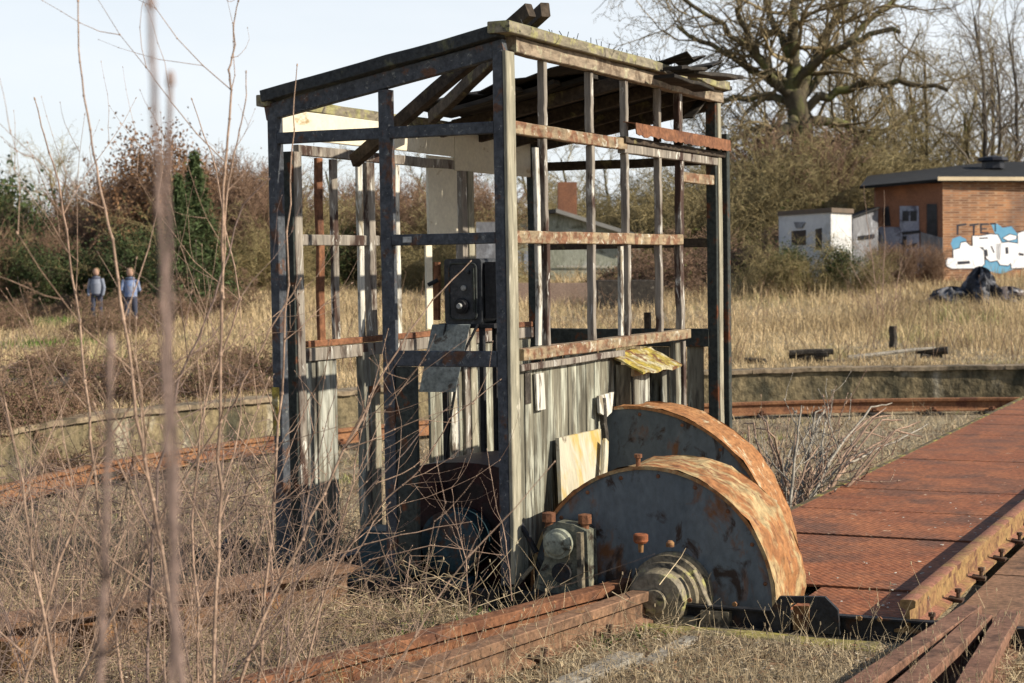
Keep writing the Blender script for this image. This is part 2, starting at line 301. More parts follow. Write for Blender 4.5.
part('corner_batten', batten, (3.329, 3.40, -.02, .05, -.1, 2.65), jit=.002)
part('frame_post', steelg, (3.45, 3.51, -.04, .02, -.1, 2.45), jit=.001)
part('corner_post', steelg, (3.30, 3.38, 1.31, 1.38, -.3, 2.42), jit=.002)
part('roof_beam', steel, (0, .06, .0, .01, 0, .01)) if False else None
mb = MB(); mb.beam((.03, -.0, 2.672), (.03, 1.40, 2.418), .05, .085, jit=.0015, seg=7); mb.build('roof_beam', steel, cab)
mb = MB(); mb.beam((.015, .02, 2.752), (.015, 1.40, 2.503), .10, .062, jit=.003, seg=9); mb.build('roof_plank', mat('dark roof edge timber', (.028, .032, .036), (.05, .052, .05), 9, p3=(.10, .10, .06), s3=9, t3=.62, bump=.8), cab)
mb = MB(); mb.beam((3.36, 0, 2.66), (3.36, 1.42, 2.41), .07, .09, jit=.003, seg=7); mb.build('roof_beam', rafter, cab)
part('wall_plate', mossw, (-.02, 3.4, 1.37, 1.44, 2.45, 2.51), jit=.004)
part('wall_plate', mossw, (-.06, 3.45, -.07, .05, 2.738, 2.795), jit=.004)
part('wall_plate', ochre if False else mat('brown wall plate', (.31, .25, .18), (.23, .175, .12), 7, (.3, 1, 1), p3=(.15, .11, .075), s3=9, t3=.57, p4=(.36, .33, .22), s4=13, t4=.6, bump=.8), (.1, 3.42, -.03, .03, 2.656, 2.735), jit=.003)
mb = MB()
for i in range(46):
    mb = MB(); u = .15+i*.068+random.uniform(-.02, .02)
    if random.random() < .25: continue
    hh = random.uniform(.02, .055); mb.tube([(u, -.03+random.uniform(-.02, .02), 2.79), (u+random.uniform(-.01, .01), -.03, 2.79+hh)], .0022, 4); mb.build('nail', black, cab)
# left face bars
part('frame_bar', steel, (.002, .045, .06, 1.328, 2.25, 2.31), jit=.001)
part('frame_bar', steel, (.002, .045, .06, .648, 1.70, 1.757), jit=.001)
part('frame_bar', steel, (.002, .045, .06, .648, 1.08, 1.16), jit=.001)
part('name_plate', greyp, (-.003, .001, .53, .58, 1.715, 1.745), ch=.001)
# right face
part('frame_bar', ochre, (.1, 1.655, -.016, .03, 2.25, 2.315), jit=.002)
part('frame_bar', ochre, (.1, 2.62, -.014, .03, 1.70, 1.765), jit=.002)
part('window_sill', ochre, (.1, 2.66, -.045, .04, 1.105, 1.165), jit=.003)
part('window_sill', barw, (.1, 1.52, -.035, -.003, 1.055, 1.09), jit=.003)
part('frame_bar', barw, (1.62, 3.33, -.016, .03, 2.232, 2.285), jit=.002)
part('frame_bar', rafter, (1.60, 3.5, -.03, .03, 2.288, 2.325), jit=.002)  # dark bar stands in for the shaded gap under the rain strip
mb = MB(); k = 40; o_ = [(1.66+1.78*i/k, -.075+random.uniform(-.003, .003), 2.333+random.uniform(-.008, .008)) for i in range(k+1)]
for i in range(k): mb.slab([o_[i], o_[i+1], (o_[i+1][0], -.068, 2.40), (o_[i][0], -.068, 2.40)], (0, .006, 0)); mb.slab([(o_[i][0], -.068, 2.40), (o_[i+1][0], -.068, 2.40), (o_[i+1][0], .01, 2.412), (o_[i][0], .01, 2.412)], (0, 0, .006))
mb.build('rain_strip', rust, cab)
part('cross_bar', ochre, (2.67, 3.3, 0, .03, 2.10, 2.165), jit=.003)
for i, u in enumerate((.505, 1.145, 1.68, 2.24, 2.62)):
    w_ = .019 if i < 4 else .032
    mb = MB(); z = 1.165
    for (za, zb) in ((1.166, 1.698), (1.767, 2.248 if u < 1.6 else 2.23), (2.318 if u < 1.6 else 2.33, 2.654)):
        mb.beam((u, .012, za), (u+random.uniform(-.012, .012), .012, zb), w_*2, .042, (0, 1, 0), jit=.0025, seg=8)
    mb.build('window_bar', barw, cab)
    if i in (0, 2): part('window_bar', whitep, (u-.085, u-.045, .01, .035, 1.17, 1.69 if i else 2.2), jit=.004)
part('door_post', plank, (2.50, 2.585, .0, .035, -.1, 1.09), jit=.003)
part('door_post', barw, (2.61, 2.655, -.012, .03, -.1, 1.09), jit=.002)
# right wall planks
def planks(u0, u1, v0, v1, z0, z1, m, w=.1, name='plank_wall', along='u', rag=.05, parent=cab, skip=()):
    mb = MB(); a = u0 if along == 'u' else v0; e = u1 if along == 'u' else v1; i = 0
    while a < e-.02:
        ww = min(w*random.uniform(.85, 1.15), e-a); i += 1
        if i not in skip:
            zb = z0+random.uniform(0, rag); zt = z1-random.uniform(0, .006); o1 = random.uniform(-.004, .004)
            if along == 'u': mb.beam((a+ww/2, (v0+v1)/2+o1, zb), (a+ww/2+random.uniform(-.003, .003), (v0+v1)/2+o1, zt), ww-.008, abs(v1-v0), (0, 1, 0), ch=.003, jit=.002)
            else: mb.beam(((u0+u1)/2+o1, a+ww/2, zb), ((u0+u1)/2+o1, a+ww/2, zt), abs(u1-u0), ww-.008, (0, 1, 0), ch=.003, jit=.002)
        a += ww
    return mb.build(name, m, parent)
planks(.1, 1.56, .0, .022, -.02, 1.054, plank, .115)
part('peeling_board', whitep, (.30, .40, -.025, -.008, .84, 1.03), jit=.004)
part('stud', darkwood, (.2, .27, -.006, -.001, .88, 1.04))
# back wall (inner side seen through the frame)
part('frame_bar', rafter, (3.31, 3.36, .05, 1.33, 2.24, 2.30), jit=.003)
part('frame_bar', rafter, (3.31, 3.36, .05, 1.33, 1.69, 1.75), jit=.003)
part('window_sill', steelg, (3.29, 3.37, .05, 1.33, 1.02, 1.14), jit=.003)
part('window_bar', rafter, (3.31, 3.35, .48, .52, 1.14, 1.25), jit=.001)
# far wall
part('fascia_board', cream, (.08, 2.10, 1.338, 1.362, 2.288, 2.445), jit=.002)
part('fascia_board', cream, (2.11, 3.28, 1.338, 1.362, 2.20, 2.445), jit=.002)
part('lintel_board', barw, (.245, 3.28, 1.345, 1.38, 2.205, 2.262), jit=.003)
part('frame_bar', barw, (.245, 1.12, 1.345, 1.38, 1.715, 1.775), jit=.002)
part('frame_bar', rafter, (1.13, 2.1, 1.345, 1.38, 1.73, 1.77), jit=.002)
part('window_sill', rust, (.245, 3.28, 1.34, 1.385, 1.155, 1.19), jit=.003)
part('window_sill', barw, (.245, 3.28, 1.335, 1.385, 1.08, 1.152), jit=.003)
part('window_bar', rust, (.44, .50, 1.35, 1.375, 1.19, 2.2), jit=.003)
part('window_bar', barw, (.60, .66, 1.35, 1.375, 1.19, 2.2), jit=.002)
part('window_bar', whitep, (.90, .95, 1.352, 1.375, 1.19, 2.2), jit=.003)
part('window_bar', barw, (.99, 1.08, 1.345, 1.378, 1.19, 2.2), jit=.002)
part('window_bar', whitep, (1.34, 1.39, 1.35, 1.375, 1.19, 2.2), jit=.003)
part('wall_panel', cream, (1.76, 2.16, 1.35, 1.368, 1.78, 2.28), jit=.002)
part('wall_panel', cream, (1.68, 1.76, 1.33, 1.345, 1.20, 1.72), jit=.002)
part('frame_post', barw, (2.19, 2.26, 1.33, 1.385, .0, 2.2), jit=.002)
part('frame_post', batten, (2.27, 2.35, 1.325, 1.38, .0, 2.2), jit=.002)
planks(.25, .62, 1.355, 1.375, -.15, 1.08, plankl, .15, rag=.12)
part('frame_post', plankl, (.88, .96, 1.33, 1.38, -.2, 1.10), jit=.003)
part('frame_post', batten, (1.0, 1.07, 1.33, 1.38, -.2, 1.08), jit=.003)
part('hasp', rust, (.93, 1.02, 1.30, 1.328, .86, .90), jit=.001)
planks(1.34, 1.5, 1.355, 1.375, -.1, 1.08, plankl, .1)
planks(1.75, 3.28, 1.355, 1.375, .0, 1.08, plank, .13)
part('peeling_board', whitep, (1.98, 2.08, 1.325, 1.35, .1, 1.06), jit=.008)
planks(3.32, 3.34, .1, 1.3, .1, 1.02, plank, .13, along='v', skip=(4, 5))
# base frame and floor
part('base_frame', black, (-.03, .03, .06, 1.42, -.13, -.045), jit=.002)
part('base_frame', black, (.06, 3.45, 1.33, 1.42, -.16, -.05), jit=.002)
part('floor_plate', darkwood, (.05, 3.3, .03, 1.33, -.14, -.09))
# roof remains
mb = MB(); i = 0
u = 1.5
while u < 3.42:
    w_ = random.uniform(.12, .17); va = -.05 if u > 1.85 else .12+(1.85-u)*1.5; vb = 1.25+random.uniform(-.12, .1); sag = random.uniform(.0, .03)
    pts_ = [(u+w_/2+(.03*(1-k/6.)), va+(vb-va)*k/6., 2.755-.185*(va+(vb-va)*k/6.)-sag*math.sin(k/6.*3.14)) for k in range(7)]
    mb.sweep([(-w_/2+.006, -.013), (w_/2-.006, -.013), (w_/2-.006, .013), (-w_/2+.006, .013)], pts_, jit=.004); u += w_
mb.build('roof_boards', roofw, cab)
mb = MB()                               # ragged felt above the boards
G = 16
for i in range(G):
    for j in range(10):
        if random.random() < .10 or (i < 3 and j < 3) or (j < 2 and not 4 < i < 11): continue
        def q(a, b_):
            u = 1.55+a*.118; v = -.22+b_*.16; return (u, v, 2.80-.185*v+.018*math.sin(a*1.9+b_*2.3)+.012*math.sin(a*4.1-b_))
        mb.slab([q(i, j), q(i+1, j), q(i+1, j+1), q(i, j+1)], (0, 0, .008))
mb.build('roof_felt', roofw, cab)
mb = MB()
for (x, y, dx, dy) in ((672, 68, 26, 2), (684, 72, 44, 6), (700, 74, 34, 3), (664, 77, 40, 12)):
    a = onv(x, y, -.15); b_ = onv(x+dx, y+dy, -.22); mb.beam(a, b_, .14, .022, jit=.006, seg=5)
mb.build('roof_boards', roofw, cab)
for (a, b_, w_, h_) in ((onv(530, 10, -.06), onv(354, 161, 1.28), .05, .075), (onv(545, 10, -.1), onu(432, 118, 1.45), .05, .075)):
    mb = MB(); mb.beam(a, b_, w_, h_, jit=.003, seg=8); mb.build('rafter', rafter, cab)
for i, u in enumerate((1.9, 2.45, 3.0)):
    mb = MB(); mb.beam((u, .03, 2.69), (u+.03, 1.38, 2.43), .05, .08, jit=.003, seg=6); mb.build('rafter', rafter, cab)
mb = MB(); a = onv(703, 98, .05); b_ = onv(688, 118, .1); mb.beam(a, b_, .09, .012, jit=.003, seg=3); mb.build('hanging_strip', roofw, cab)
mb = MB(); mb.slab([(.95, .3, 2.60), (1.12, .3, 2.62), (1.06, .42, 2.52), (.92, .43, 2.50)], (0, .004, .012)); mb.build('hanging_sheet', steelg, cab) if False else None
mb = MB(); mb.slab([onu(*q_, 2.0) for q_ in ((525, 99), (543, 92), (541, 100), (526, 112), (519, 110))], (.01, 0, .004)); mb.build('hanging_sheet', greywood, cab)
# ------------------------------------------------------------------ control box and machinery
bxo = empty('control_box', (1.05, .83, 1.3), 'charcoal electric control box with round dial hanging inside the cabin', 'control box')
uF = 1.0
def P(x, y, u=uF): return onu(x, y, u)
def rbox(pts4, u, depth, m, name, parent, r=.02):
    (x0, y0), (x1, y1) = pts4; a = P(x0, y0, u); b_ = P(x1, y1, u); v0, v1 = sorted((a[1], b_[1])); z0, z1 = sorted((a[2], b_[2]))
    o = []
    for (cy, cz, g0) in ((v1-r, z1-r, 0), (v0+r, z1-r, 90), (v0+r, z0+r, 180), (v1-r, z0+r, 270)):
        for k in range(5):
            g_ = math.radians(g0+k*22.5); o.append((u, cy+r*math.cos(g_), cz+r*math.sin(g_)))
    mb = MB(); mb.slab(o, (depth, 0, 0)); return mb.build(name, m, parent, smooth=False)
rbox(((444, 259), (482, 324)), 1.0, .22, boxp, 'housing', bxo)
rbox(((448, 263), (477, 320)), .985, .014, boxp, 'cover', bxo, .03)
ring = MB()
a = P(448, 263, .98); b_ = P(477, 320, .98)
rim_ = []
for (cy, cz, g0) in ((a[1]-.03, a[2]-.03, 0), (b_[1]+.03, a[2]-.03, 90), (b_[1]+.03, b_[2]+.03, 180), (a[1]-.03, b_[2]+.03, 270)):
    for k in range(5):
        g_ = math.radians(g0+k*22.5); rim_.append((.982, cy+.026*math.cos(g_), cz+.026*math.sin(g_)))
ring.tube(rim_+[rim_[0]], .005, 6); ring.build('raised_edge', steelg, bxo)
c_ = P(462, 306, .98); MB().lathe([(0, .045), (-.015, .045), (-.018, .036), (-.03, .034), (-.032, .02)], c_, (1, 0, 0)).build('dial', black, bxo)
MB().lathe([(-.032, .018), (-.045, .014)], c_, (1, 0, 0), 12).build('dial_knob', greyp, bxo)
for (x, y, r) in ((457, 273, .013), (468, 272, .013), (464, 288, .016)):
    MB().lathe([(0, r), (-.012, r), (-.014, r*.5)], P(x, y, .985), (1, 0, 0), 14).build('screw', boxp if r < .015 else greyp, bxo)
mb = MB(); mb.beam(P(473, 268, .975), P(474, 312, .975), .008, .012, (0, 1, 0)); mb.build('handle', steelg, bxo)
a = P(482, 262, 1.0); b_ = P(499, 322, 1.0)
mb = MB(); mb.bx(1.02, 1.2, b_[1], a[1]-.004, b_[2]+.02, a[2]-.0); mb.build('side_housing', black, bxo)
lev = P(437, 285, .98); mb = MB(); mb.tube([P(437, 262, 1.02), P(437, 320, 1.02)], .022, 8); mb.build('rusty_pipe', rust, bxo)
mb = MB(); mb.tube([P(428, 285, .98), P(438, 280, 1.0)], .012, 8); mb.build('lever', black, bxo)
mb = MB()
for u_ in (1.02, 1.19): mb.bx(u_-.015, u_+.015, .62, .65, -.09, 1.28)
mb.bx(1.0, 1.22, .55, .9, 1.235, 1.262); mb.bx(1.005, 1.035, .86, .89, -.09, 1.235); mb.build('stand', black, bxo)
mb = MB(); mb.slab([P(432, 325, .95), P(470, 325, .95), P(455, 392, .82), P(419, 392, .82)], (.006, 0, .004)); pl_ = mb.build('cable_plate', mat('pale grey sheet', (.22, .24, .23), (.15, .17, .16), 8, p3=(.07, .06, .05), s3=14, t3=.6, bump=.3), bxo)
mb = MB(); mb.tube([P(446, 324, .94), P(442, 345, .93), P(440, 350, .93)], .006, 6); mb.tube([P(478, 324, 1.0), P(460, 360, .95), P(450, 420, .95), P(446, 460, .98)], .008, 6); mb.build('cable', black, bxo)
win = empty('winch', (.7, .6, -.09), 'dark red winch housing inside the cabin behind the corner post', 'winch')
o = [];
for k in range(13): g_ = math.pi*k/12; o.append((.35, .60+.44*math.cos(g_)*1.0, .50+.12*math.sin(g_)))
o += [(.35, .16, -.09), (.35, 1.04, -.09)]
o = [(.35, .80, -.09)]+[(.35, .44+.36*math.cos(math.pi*k/12), .46+.09*math.sin(math.pi*k/12)) for k in range(13)]+[(.35, .08, -.09)]
MB().slab(o, (.6, 0, 0)).build('housing', redp, win)
MB().lathe([(0, .16), (-.03, .17), (-.2, .17), (-.22, .13), (-.23, .05)], (.35, .42, .15), (1, 0, 0)).build('motor', bluep, win, True)
MB().lathe([(0, .05), (-.05, .05), (-.055, .02)], (.33, .60, .40), (1, 0, 0), 12).build('boss', redp, win)
mb = MB(); mb.bx(.10, .34, .28, .56, -.09, -.02); mb.bx(.12, .32, .7, .95, -.09, .2); mb.build('motor_foot', bluep, win)
# small cupboard on the right wall
cup = empty('cupboard', (1.9, -.15, .3), 'small wooden cupboard with yellow mossy lid on the cabin side', 'cupboard')
uc0, uc1, vc = 1.48, 1.98, -.12
vc = -.12; c0 = onv(633, 372, vc); cu0 = c0[0]; c1 = onv(666, 365, vc); cu1 = c1[0]
mb = MB(); mb.beam((cu0+.01, -.005, .68), (cu0+.01, -.005, .68), .01, .01) if False else None
planks(cu0, cu0+.018, vc+.01, -.01, .35, 1.01, plank, .15, name='side_panel', along='v', rag=0, parent=cup)
planks(cu1-.018, cu1, vc+.01, -.01, .35, .99, plank, .15, name='side_panel', along='v', rag=0, parent=cup)
xm = onv(650, 390, vc)[0]
planks(cu0, xm, vc-.004, vc+.01, .35, .97, plankl, .16, name='front_panel', rag=0, parent=cup)
part('door_frame', plankl, (cu1-.07, cu1, vc-.006, vc+.012, .35, .97), jit=.002, parent=cup)
part('top_frame', ochre, (cu0-.01, cu1+.01, vc-.012, vc+.01, .945, .99), jit=.002, parent=cup)
part('opening_shade', black, (cu0+.02, cu1-.02, -.03, -.015, .35, .97), parent=cup)  # black sheet stands in for the shade inside the open front
mb = MB(); ks = 8
for i in range(ks):
    for j in range(5):
        def q(a, b_):
            u = lerp(cu0-.05, cu1+.06, a/ks); v = lerp(vc-.08, .01, b_/5); return (u, v, 1.0+(v-vc)/.12*.06+.008*math.sin(a*1.8)+.006*math.sin(b_*3))
        mb.slab([q(i, j), q(i+1, j), q(i+1, j+1), q(i, j+1)], (0, 0, .012))
mb.build('lid', moss, cup)
# leaning board with cracked paint
mb = MB(); u_ = .58
lb = [onv(559, 438, -.05), onv(601, 429, -.05), onv(600, 490, -.09), onv(590, 500, -.1), onv(562, 506, -.1)]
brd = mat('lichen stained white board', (.50, .47, .37), (.44, .40, .29), 5, Z, grit=.18, p3=(.46, .33, .10), s3=4.5, t3=.53, w3=.06, st3=(1, 1, .5), p4=(.12, .08, .05), s4=8, t4=.62, bump=.8)
lbo = mb.slab(lb, (.0, .02, 0)).build('painted_board', brd); tag(lbo, 'cracked white painted board with yellow stains leaning between cabin and cover', 'board')
MB().add([onv(*p_, -.08) for p_ in ((576, 460), (585, 470), (586, 500), (580, 500))], [(0, 1, 2, 3)])
pc_ = MB(); pc_.beam(onv(606, 440, -.10), onv(602, 492, -.13), .05, .02, (0, 1, 0), jit=.004, seg=5); o = pc_.build('loose_batten', brd); tag(o, 'narrow yellowed batten standing against the rear cover', 'batten')
pc_ = MB(); pc_.slab([onv(599, 396, -.04), onv(614, 392, -.04), onv(612, 412, -.05), onv(607, 417, -.05), onv(600, 413, -.05)], (0, .015, 0)); o = pc_.build('broken_board', whitep); tag(o, 'short broken white board nailed above the rear cover', 'board')
pc_ = MB(); pc_.beam(onv(602, 398, -.03), onv(605, 440, -.05), .04, .03, (0, 1, 0), jit=.004, seg=5); o = pc_.build('prop_post', darkwood); tag(o, 'dark rotten post between planked wall and rear cover', 'post')
# ------------------------------------------------------------------ gear covers
def cover(name, label, u0, u1, cv, cz, R, zb, rm, a0, a1, flange, smat):
    root = empty(name, (u0, cv, zb), label, 'gear cover', 'curved gear covers beside the cabin')
    n = 40; arc = [(cv+R*math.cos(lerp(a0, a1, k/n)), cz+R*math.sin(lerp(a0, a1, k/n))) for k in range(n+1)]
    face = [(u0, v, z) for v, z in arc]
    if arc[-1][1] > zb+.05: face.append((u0, arc[-1][0], zb))
    mb = MB(); mb.slab(face, (.012, 0, 0)); mb.build('side_plate', smat, root)
    mb = MB(); mb.slab([(u1-.012, p[1], p[2]) for p in face], (.012, 0, 0)); mb.build('side_plate', smat, root)
    mb = MB(); us = np.linspace(u0-.012, u1+.012, 7); rr = R+.006
    for k in range(n):
        for j in range(6):
            def q(kk, jj):
                g_ = lerp(a0, a1, kk/n); dr = (.006*math.sin(kk*.9+jj)+.004*math.sin(kk*2.3-jj*1.3)) + (.006 if jj in (0, 6) else 0); return (us[jj], cv+(rr+dr)*math.cos(g_), cz+(rr+dr)*math.sin(g_))
            g_ = lerp(a0, a1, (k+.5)/n); mb.add([q(k, j), q(k+1, j), q(k+1, j+1), q(k, j+1)], [(0, 1, 2, 3)])
    for jj in (0, 6):
        for k in range(n):
            g0, g1 = lerp(a0, a1, k/n), lerp(a0, a1, (k+1)/n); uu = us[jj]
            mb.add([(uu, cv+(R-.006)*math.cos(g0), cz+(R-.006)*math.sin(g0)), (uu, cv+(R-.006)*math.cos(g1), cz+(R-.006)*math.sin(g1)), (uu, cv+(R+.012)*math.cos(g1), cz+(R+.012)*math.sin(g1)), (uu, cv+(R+.012)*math.cos(g0), cz+(R+.012)*math.sin(g0))], [(0, 1, 2, 3)])
    o = mb.build('rim', rm, root, True)
    for k in range(3, n-2, 4):
        g_ = lerp(a0, a1, k/n); mb = MB(); mb.lathe([(0, .011), (-.006, .009), (-.009, .003)], (u0, cv+(R-.035)*math.cos(g_), cz+(R-.035)*math.sin(g_)), (1, 0, 0), 8); mb.build('rivet', rust, root)
    return root
cv1 = cover('gear_cover', 'front round gear cover, grey side plate and wide rust streaked rim', .20, .70, -.67, -.06, .635, -.12, grim, math.radians(185), math.radians(-5), 0, gcover)
cv2 = cover('gear_cover', 'rear gear cover with orange rusty rim, half hidden by the front one', 1.31, 1.62, -.16, -.07, .845, -.12, grim2, math.radians(180), math.radians(-3), 0, gcover)
# front cover extends: handles / small bolt on top
mb = MB(); mb.lathe([(0, .012), (.05, .012), (.052, .02), (.07, .02)], (.24, -.60, .57), (0, 0, 1), 10); mb.build('bolt', rust, cv1)
bear = empty('axle_bearing', (.1, -.8, -.12), 'rounded mossy axle bearing housing with orange oil cap before the front cover', 'bearing')
MB().lathe([(.18, .175), (.16, .20), (.12, .20), (.115, .178), (.09, .178), (.085, .195), (.05, .195), (.045, .165), (.01, .16), (.005, .172), (-.02, .172), (-.025, .15), (-.10, .145), (-.115, .135), (-.12, .11), (-.122, .06), (-.14, .055), (-.142, .02)], (.04, -.80, -.03), (1, 0, 0), 40).build('housing', dome, bear, True)
MB().lathe([(0, .012), (.05, .014)], (-.0, -.70, .19), (0, 0, 1), 10).build('oil_pipe', rusto, bear, True)
MB().lathe([(.045, .028), (.055, .036), (.085, .036), (.09, .03)], (-.0, -.70, .19), (0, 0, 1), 16).build('oil_cap', orange, bear, True)
MB().lathe([(0, .02), (.02, .02), (.03, .01)], (.03, -.84, .22), (0, 0, 1), 10).build('screw', rusto, bear, True)
mb = MB(); mb.beam((.0, -.97, .12), (-.03, -1.10, -.13), .03, .012); mb.bx(-.06, .08, -1.16, -1.02, -.14, -.06); mb.bx(-.05, .15, -1.0, -.6, -.15, -.10); mb.build('foot', dome, bear)
ped = empty('pedestal_bearing', (.08, -.27, -.12), 'grimy grey pedestal bearing with round cap at the corner post', 'bearing')
o = [(.04, -.09, -.06), (.04, -.12, .02), (.04, -.17, .12), (.04, -.16, .27), (.04, -.24, .31), (.04, -.33, .30), (.04, -.40, .27), (.04, -.41, -.06)]
MB().slab(o, (.12, 0, 0)).build('casting', machine, ped)
MB().lathe([(0, .075), (-.04, .075), (-.045, .06), (-.05, .058), (-.055, .05), (-.058, .02)], (.04, -.255, .205), (1, 0, 0), 30).build('cap', mat('pale green cap', (.30, .31, .24), (.2, .21, .16), 14, p3=(.07, .06, .04), s3=10, t3=.6, bump=.5), ped, True)
for v_ in (-.175, -.37):
    MB().lathe([(0, .022), (.03, .022), (.032, .036), (.075, .036), (.08, .015)], (.09, v_, .27), (0, 0, 1), 8).build('bolt', rust, ped)
mb = MB(); mb.beam((.02, -.11, .08), (.0, .0, -.05), .03, .02); mb.build('rib', dome, ped); mb = MB(); mb.beam((.0, -.38, .27), (.0, -.385, -.06), .035, .03, (0, 1, 0)); mb.build('rib', dome, ped)
mb = MB(); mb.beam((.1, -.10, .14), (.1, .0, .30), .03, .02); mb.build('strut', black, ped); mb = MB(); mb.lathe([(0, .05), (-.02, .05)], (.03, -.27, .06), (1, 0, 0), 16); mb.build('drain', black, ped)
# ------------------------------------------------------------------ turntable bridge
br = empty('turntable_bridge', (7.9, -2.6, -.6), 'long rusty turntable bridge decked with tread plates', 'bridge')
us_ = [.18, .95, 1.62, 2.62, 3.7, 4.8, 5.73, 6.8, 7.9, 9.0, 10.1, 11.2, 12.3, 13.4, 14.5, 15.6, 16.6, 17.9]
for i in range(len(us_)-1):
    mb = MB(); a, b_ = us_[i]+.012, us_[i+1]-.012; dz = random.uniform(-.007, .007)
    mb.bx(a, b_, -1.905, -.445 if a > .8 else -1.34, -.115+dz, -.10+dz, ch=.002); mb.build('deck_plate', deckm, br)
    if i % 2 == 0:
        mb = MB(); mb.bx(a, us_[min(i+2, len(us_)-1)]-.006, -3.36, -2.10, -.118+dz, -.103+dz, ch=.002); mb.build('deck_plate', rustb, br)
part('edge_beam', mat('mossy edge beam', (.12, .085, .045), (.07, .055, .035), 5, p3=(.24, .21, .06), s3=6, t3=.55, bump=.8), (.9, 17.9, -.444, -.40, -.30, -.093), jit=.002, parent=br)
part('main_girder', black, (.2, 17.9, -1.0, -.6, -.58, -.125), parent=br)
part('main_girder', black, (.2, 17.9, -4.4, -4.0, -.58, -.125), parent=br)
mb = MB(); mb.sweep([(-.05, -.075), (.0, -.075), (0, -.068), (-.042, -.066), (-.042, .062), (0, .066), (0, .075), (-.05, .075)], [(-.05, .03, -.115), (-.05, -4.3, -.115)]); mb.build('end_beam', black, br)
def vz(x, y, u=-.07): p = onu(x, y, u); return (u, p[1], p[2])
out_ = [vz(*q_) for q_ in ((769, 632), (773, 607), (781, 595.5), (826, 596), (839, 609), (841, 634))]
hol_ = [vz(*q_) for q_ in ((790, 630), (791, 602), (811, 602.5), (812, 631))]
mb = MB(); mb.slab([out_[0], out_[1], out_[2], hol_[1], hol_[0]], (-.025, 0, 0)); mb.slab([out_[2], out_[3], hol_[2], hol_[1]], (-.025, 0, 0)); mb.slab([out_[3], out_[4], out_[5], hol_[3], hol_[2]], (-.025, 0, 0)); mb.build('bracket', black, br)
mb = MB(); a = vz(797, 609, -.1); mb.slab([vz(793, 630, -.06), vz(793, 606, -.06), vz(809, 606, -.06), vz(809, 630, -.06)], (.006, 0, 0)); mb.build('latch_plate', rusto, br)
for (x, y) in ((735, 604), (690, 600), (860, 618), (880, 619)):
    p = vz(x, y, -.06); mb = MB(); mb.lathe([(0, .012), (-.012, .012)], p, (1, 0, 0), 6); mb.build('rivet', rusto, br)
RAILD = mat('dark clip iron', (.06, .038, .028), (.11, .065, .042), 20, bump=.5)
RAIL = [(-.062, 0), (.062, 0), (.062, .012), (.012, .028), (.009, .105), (.034, .118), (.036, .146), (.026, .152), (-.026, .152), (-.036, .146), (-.034, .118), (-.009, .105), (-.012, .028), (-.062, .012)]
RAILW = [(-.062, 0), (.062, 0), (.062, .014), (.018, .028), (.018, .10), (.046, .108), (.046, .148), (.042, .152), (-.042, .152), (-.046, .148), (-.046, .108), (-.018, .10), (-.018, .028), (-.062, .014)]
def rail(name, pts, label, m=rustb, group=None, clips=True, sc=1., clipn=None, cat='rail', chair=True, both=False, pr=None):
    root = empty(name, pts[0], label, cat, group)
    mb = MB(); prof = [(a*sc, b_*sc) for a, b_ in (pr or RAIL)]; mb.sweep(prof, pts, jit=.0015); mb.build('rail_bar', m, root, True)
    if clips:
        PP = [Vector(p) for p in pts]; acc = .12
        for i in range(len(PP)-1):
            d = PP[i+1]-PP[i]; Ls = d.length; dn = d.normalized(); sd = dn.cross(Vector((0, 0, 1))).normalized()
            while acc < Ls:
                c = PP[i]+dn*acc; acc += clips if not isinstance(clips, bool) else .6
                for s_ in ((-1, 1) if both else (1,)):
                    mb = MB(); e = c+sd*s_*.085*sc; mb.lathe([(0, .022), (.02, .022), (.021, .010), (.05, .010), (.051, .017), (.068, .017)], e+Vector((0, 0, .008)), (0, 0, 1), 8)
                    mb.beam(c+sd*s_*.04*sc+Vector((0, 0, .03)), c+sd*s_*.11*sc+Vector((0, 0, .02)), .05, .014); mb.build('rail_clip', RAILD, root)
            acc -= Ls
    return root
rail('bridge_rail', [(-.02+i*1.0, -1.995, -.103) for i in range(19)], 'straight rail bolted along the deck of the turntable bridge', m=mat('ochre sided rail', (.30, .19, .075), (.22, .12, .055), 6, p3=(.13, .06, .035), s3=8, t3=.57, bump=.6, top=(.27, .12, .075)), clips=.63)
mb = MB()
for k in range(95):
    u = abs(random.gauss(0, 3.2))+.3; v = random.choice((-1.86+abs(random.gauss(0, .13)), random.uniform(-1.85, -.5), us_[random.randint(0, 12)]*0-1.86+abs(random.gauss(0, .3)))); s_ = random.uniform(.004, .017); a = random.uniform(0, 3.14)
    if v < -1.88 or (v > -1.3 and u < .8): continue
    mb.slab([(u+s_*math.cos(a+q_), v+s_*random.uniform(.4, 1)*math.sin(a+q_), -.0965) for q_ in (0, 1.4, 2.9, 4.4)], (0, 0, .003))
tag(mb.build('paint_flakes', whitep), 'pale flakes and chips lying on the rusty deck by the rail', 'flakes', kind='stuff')
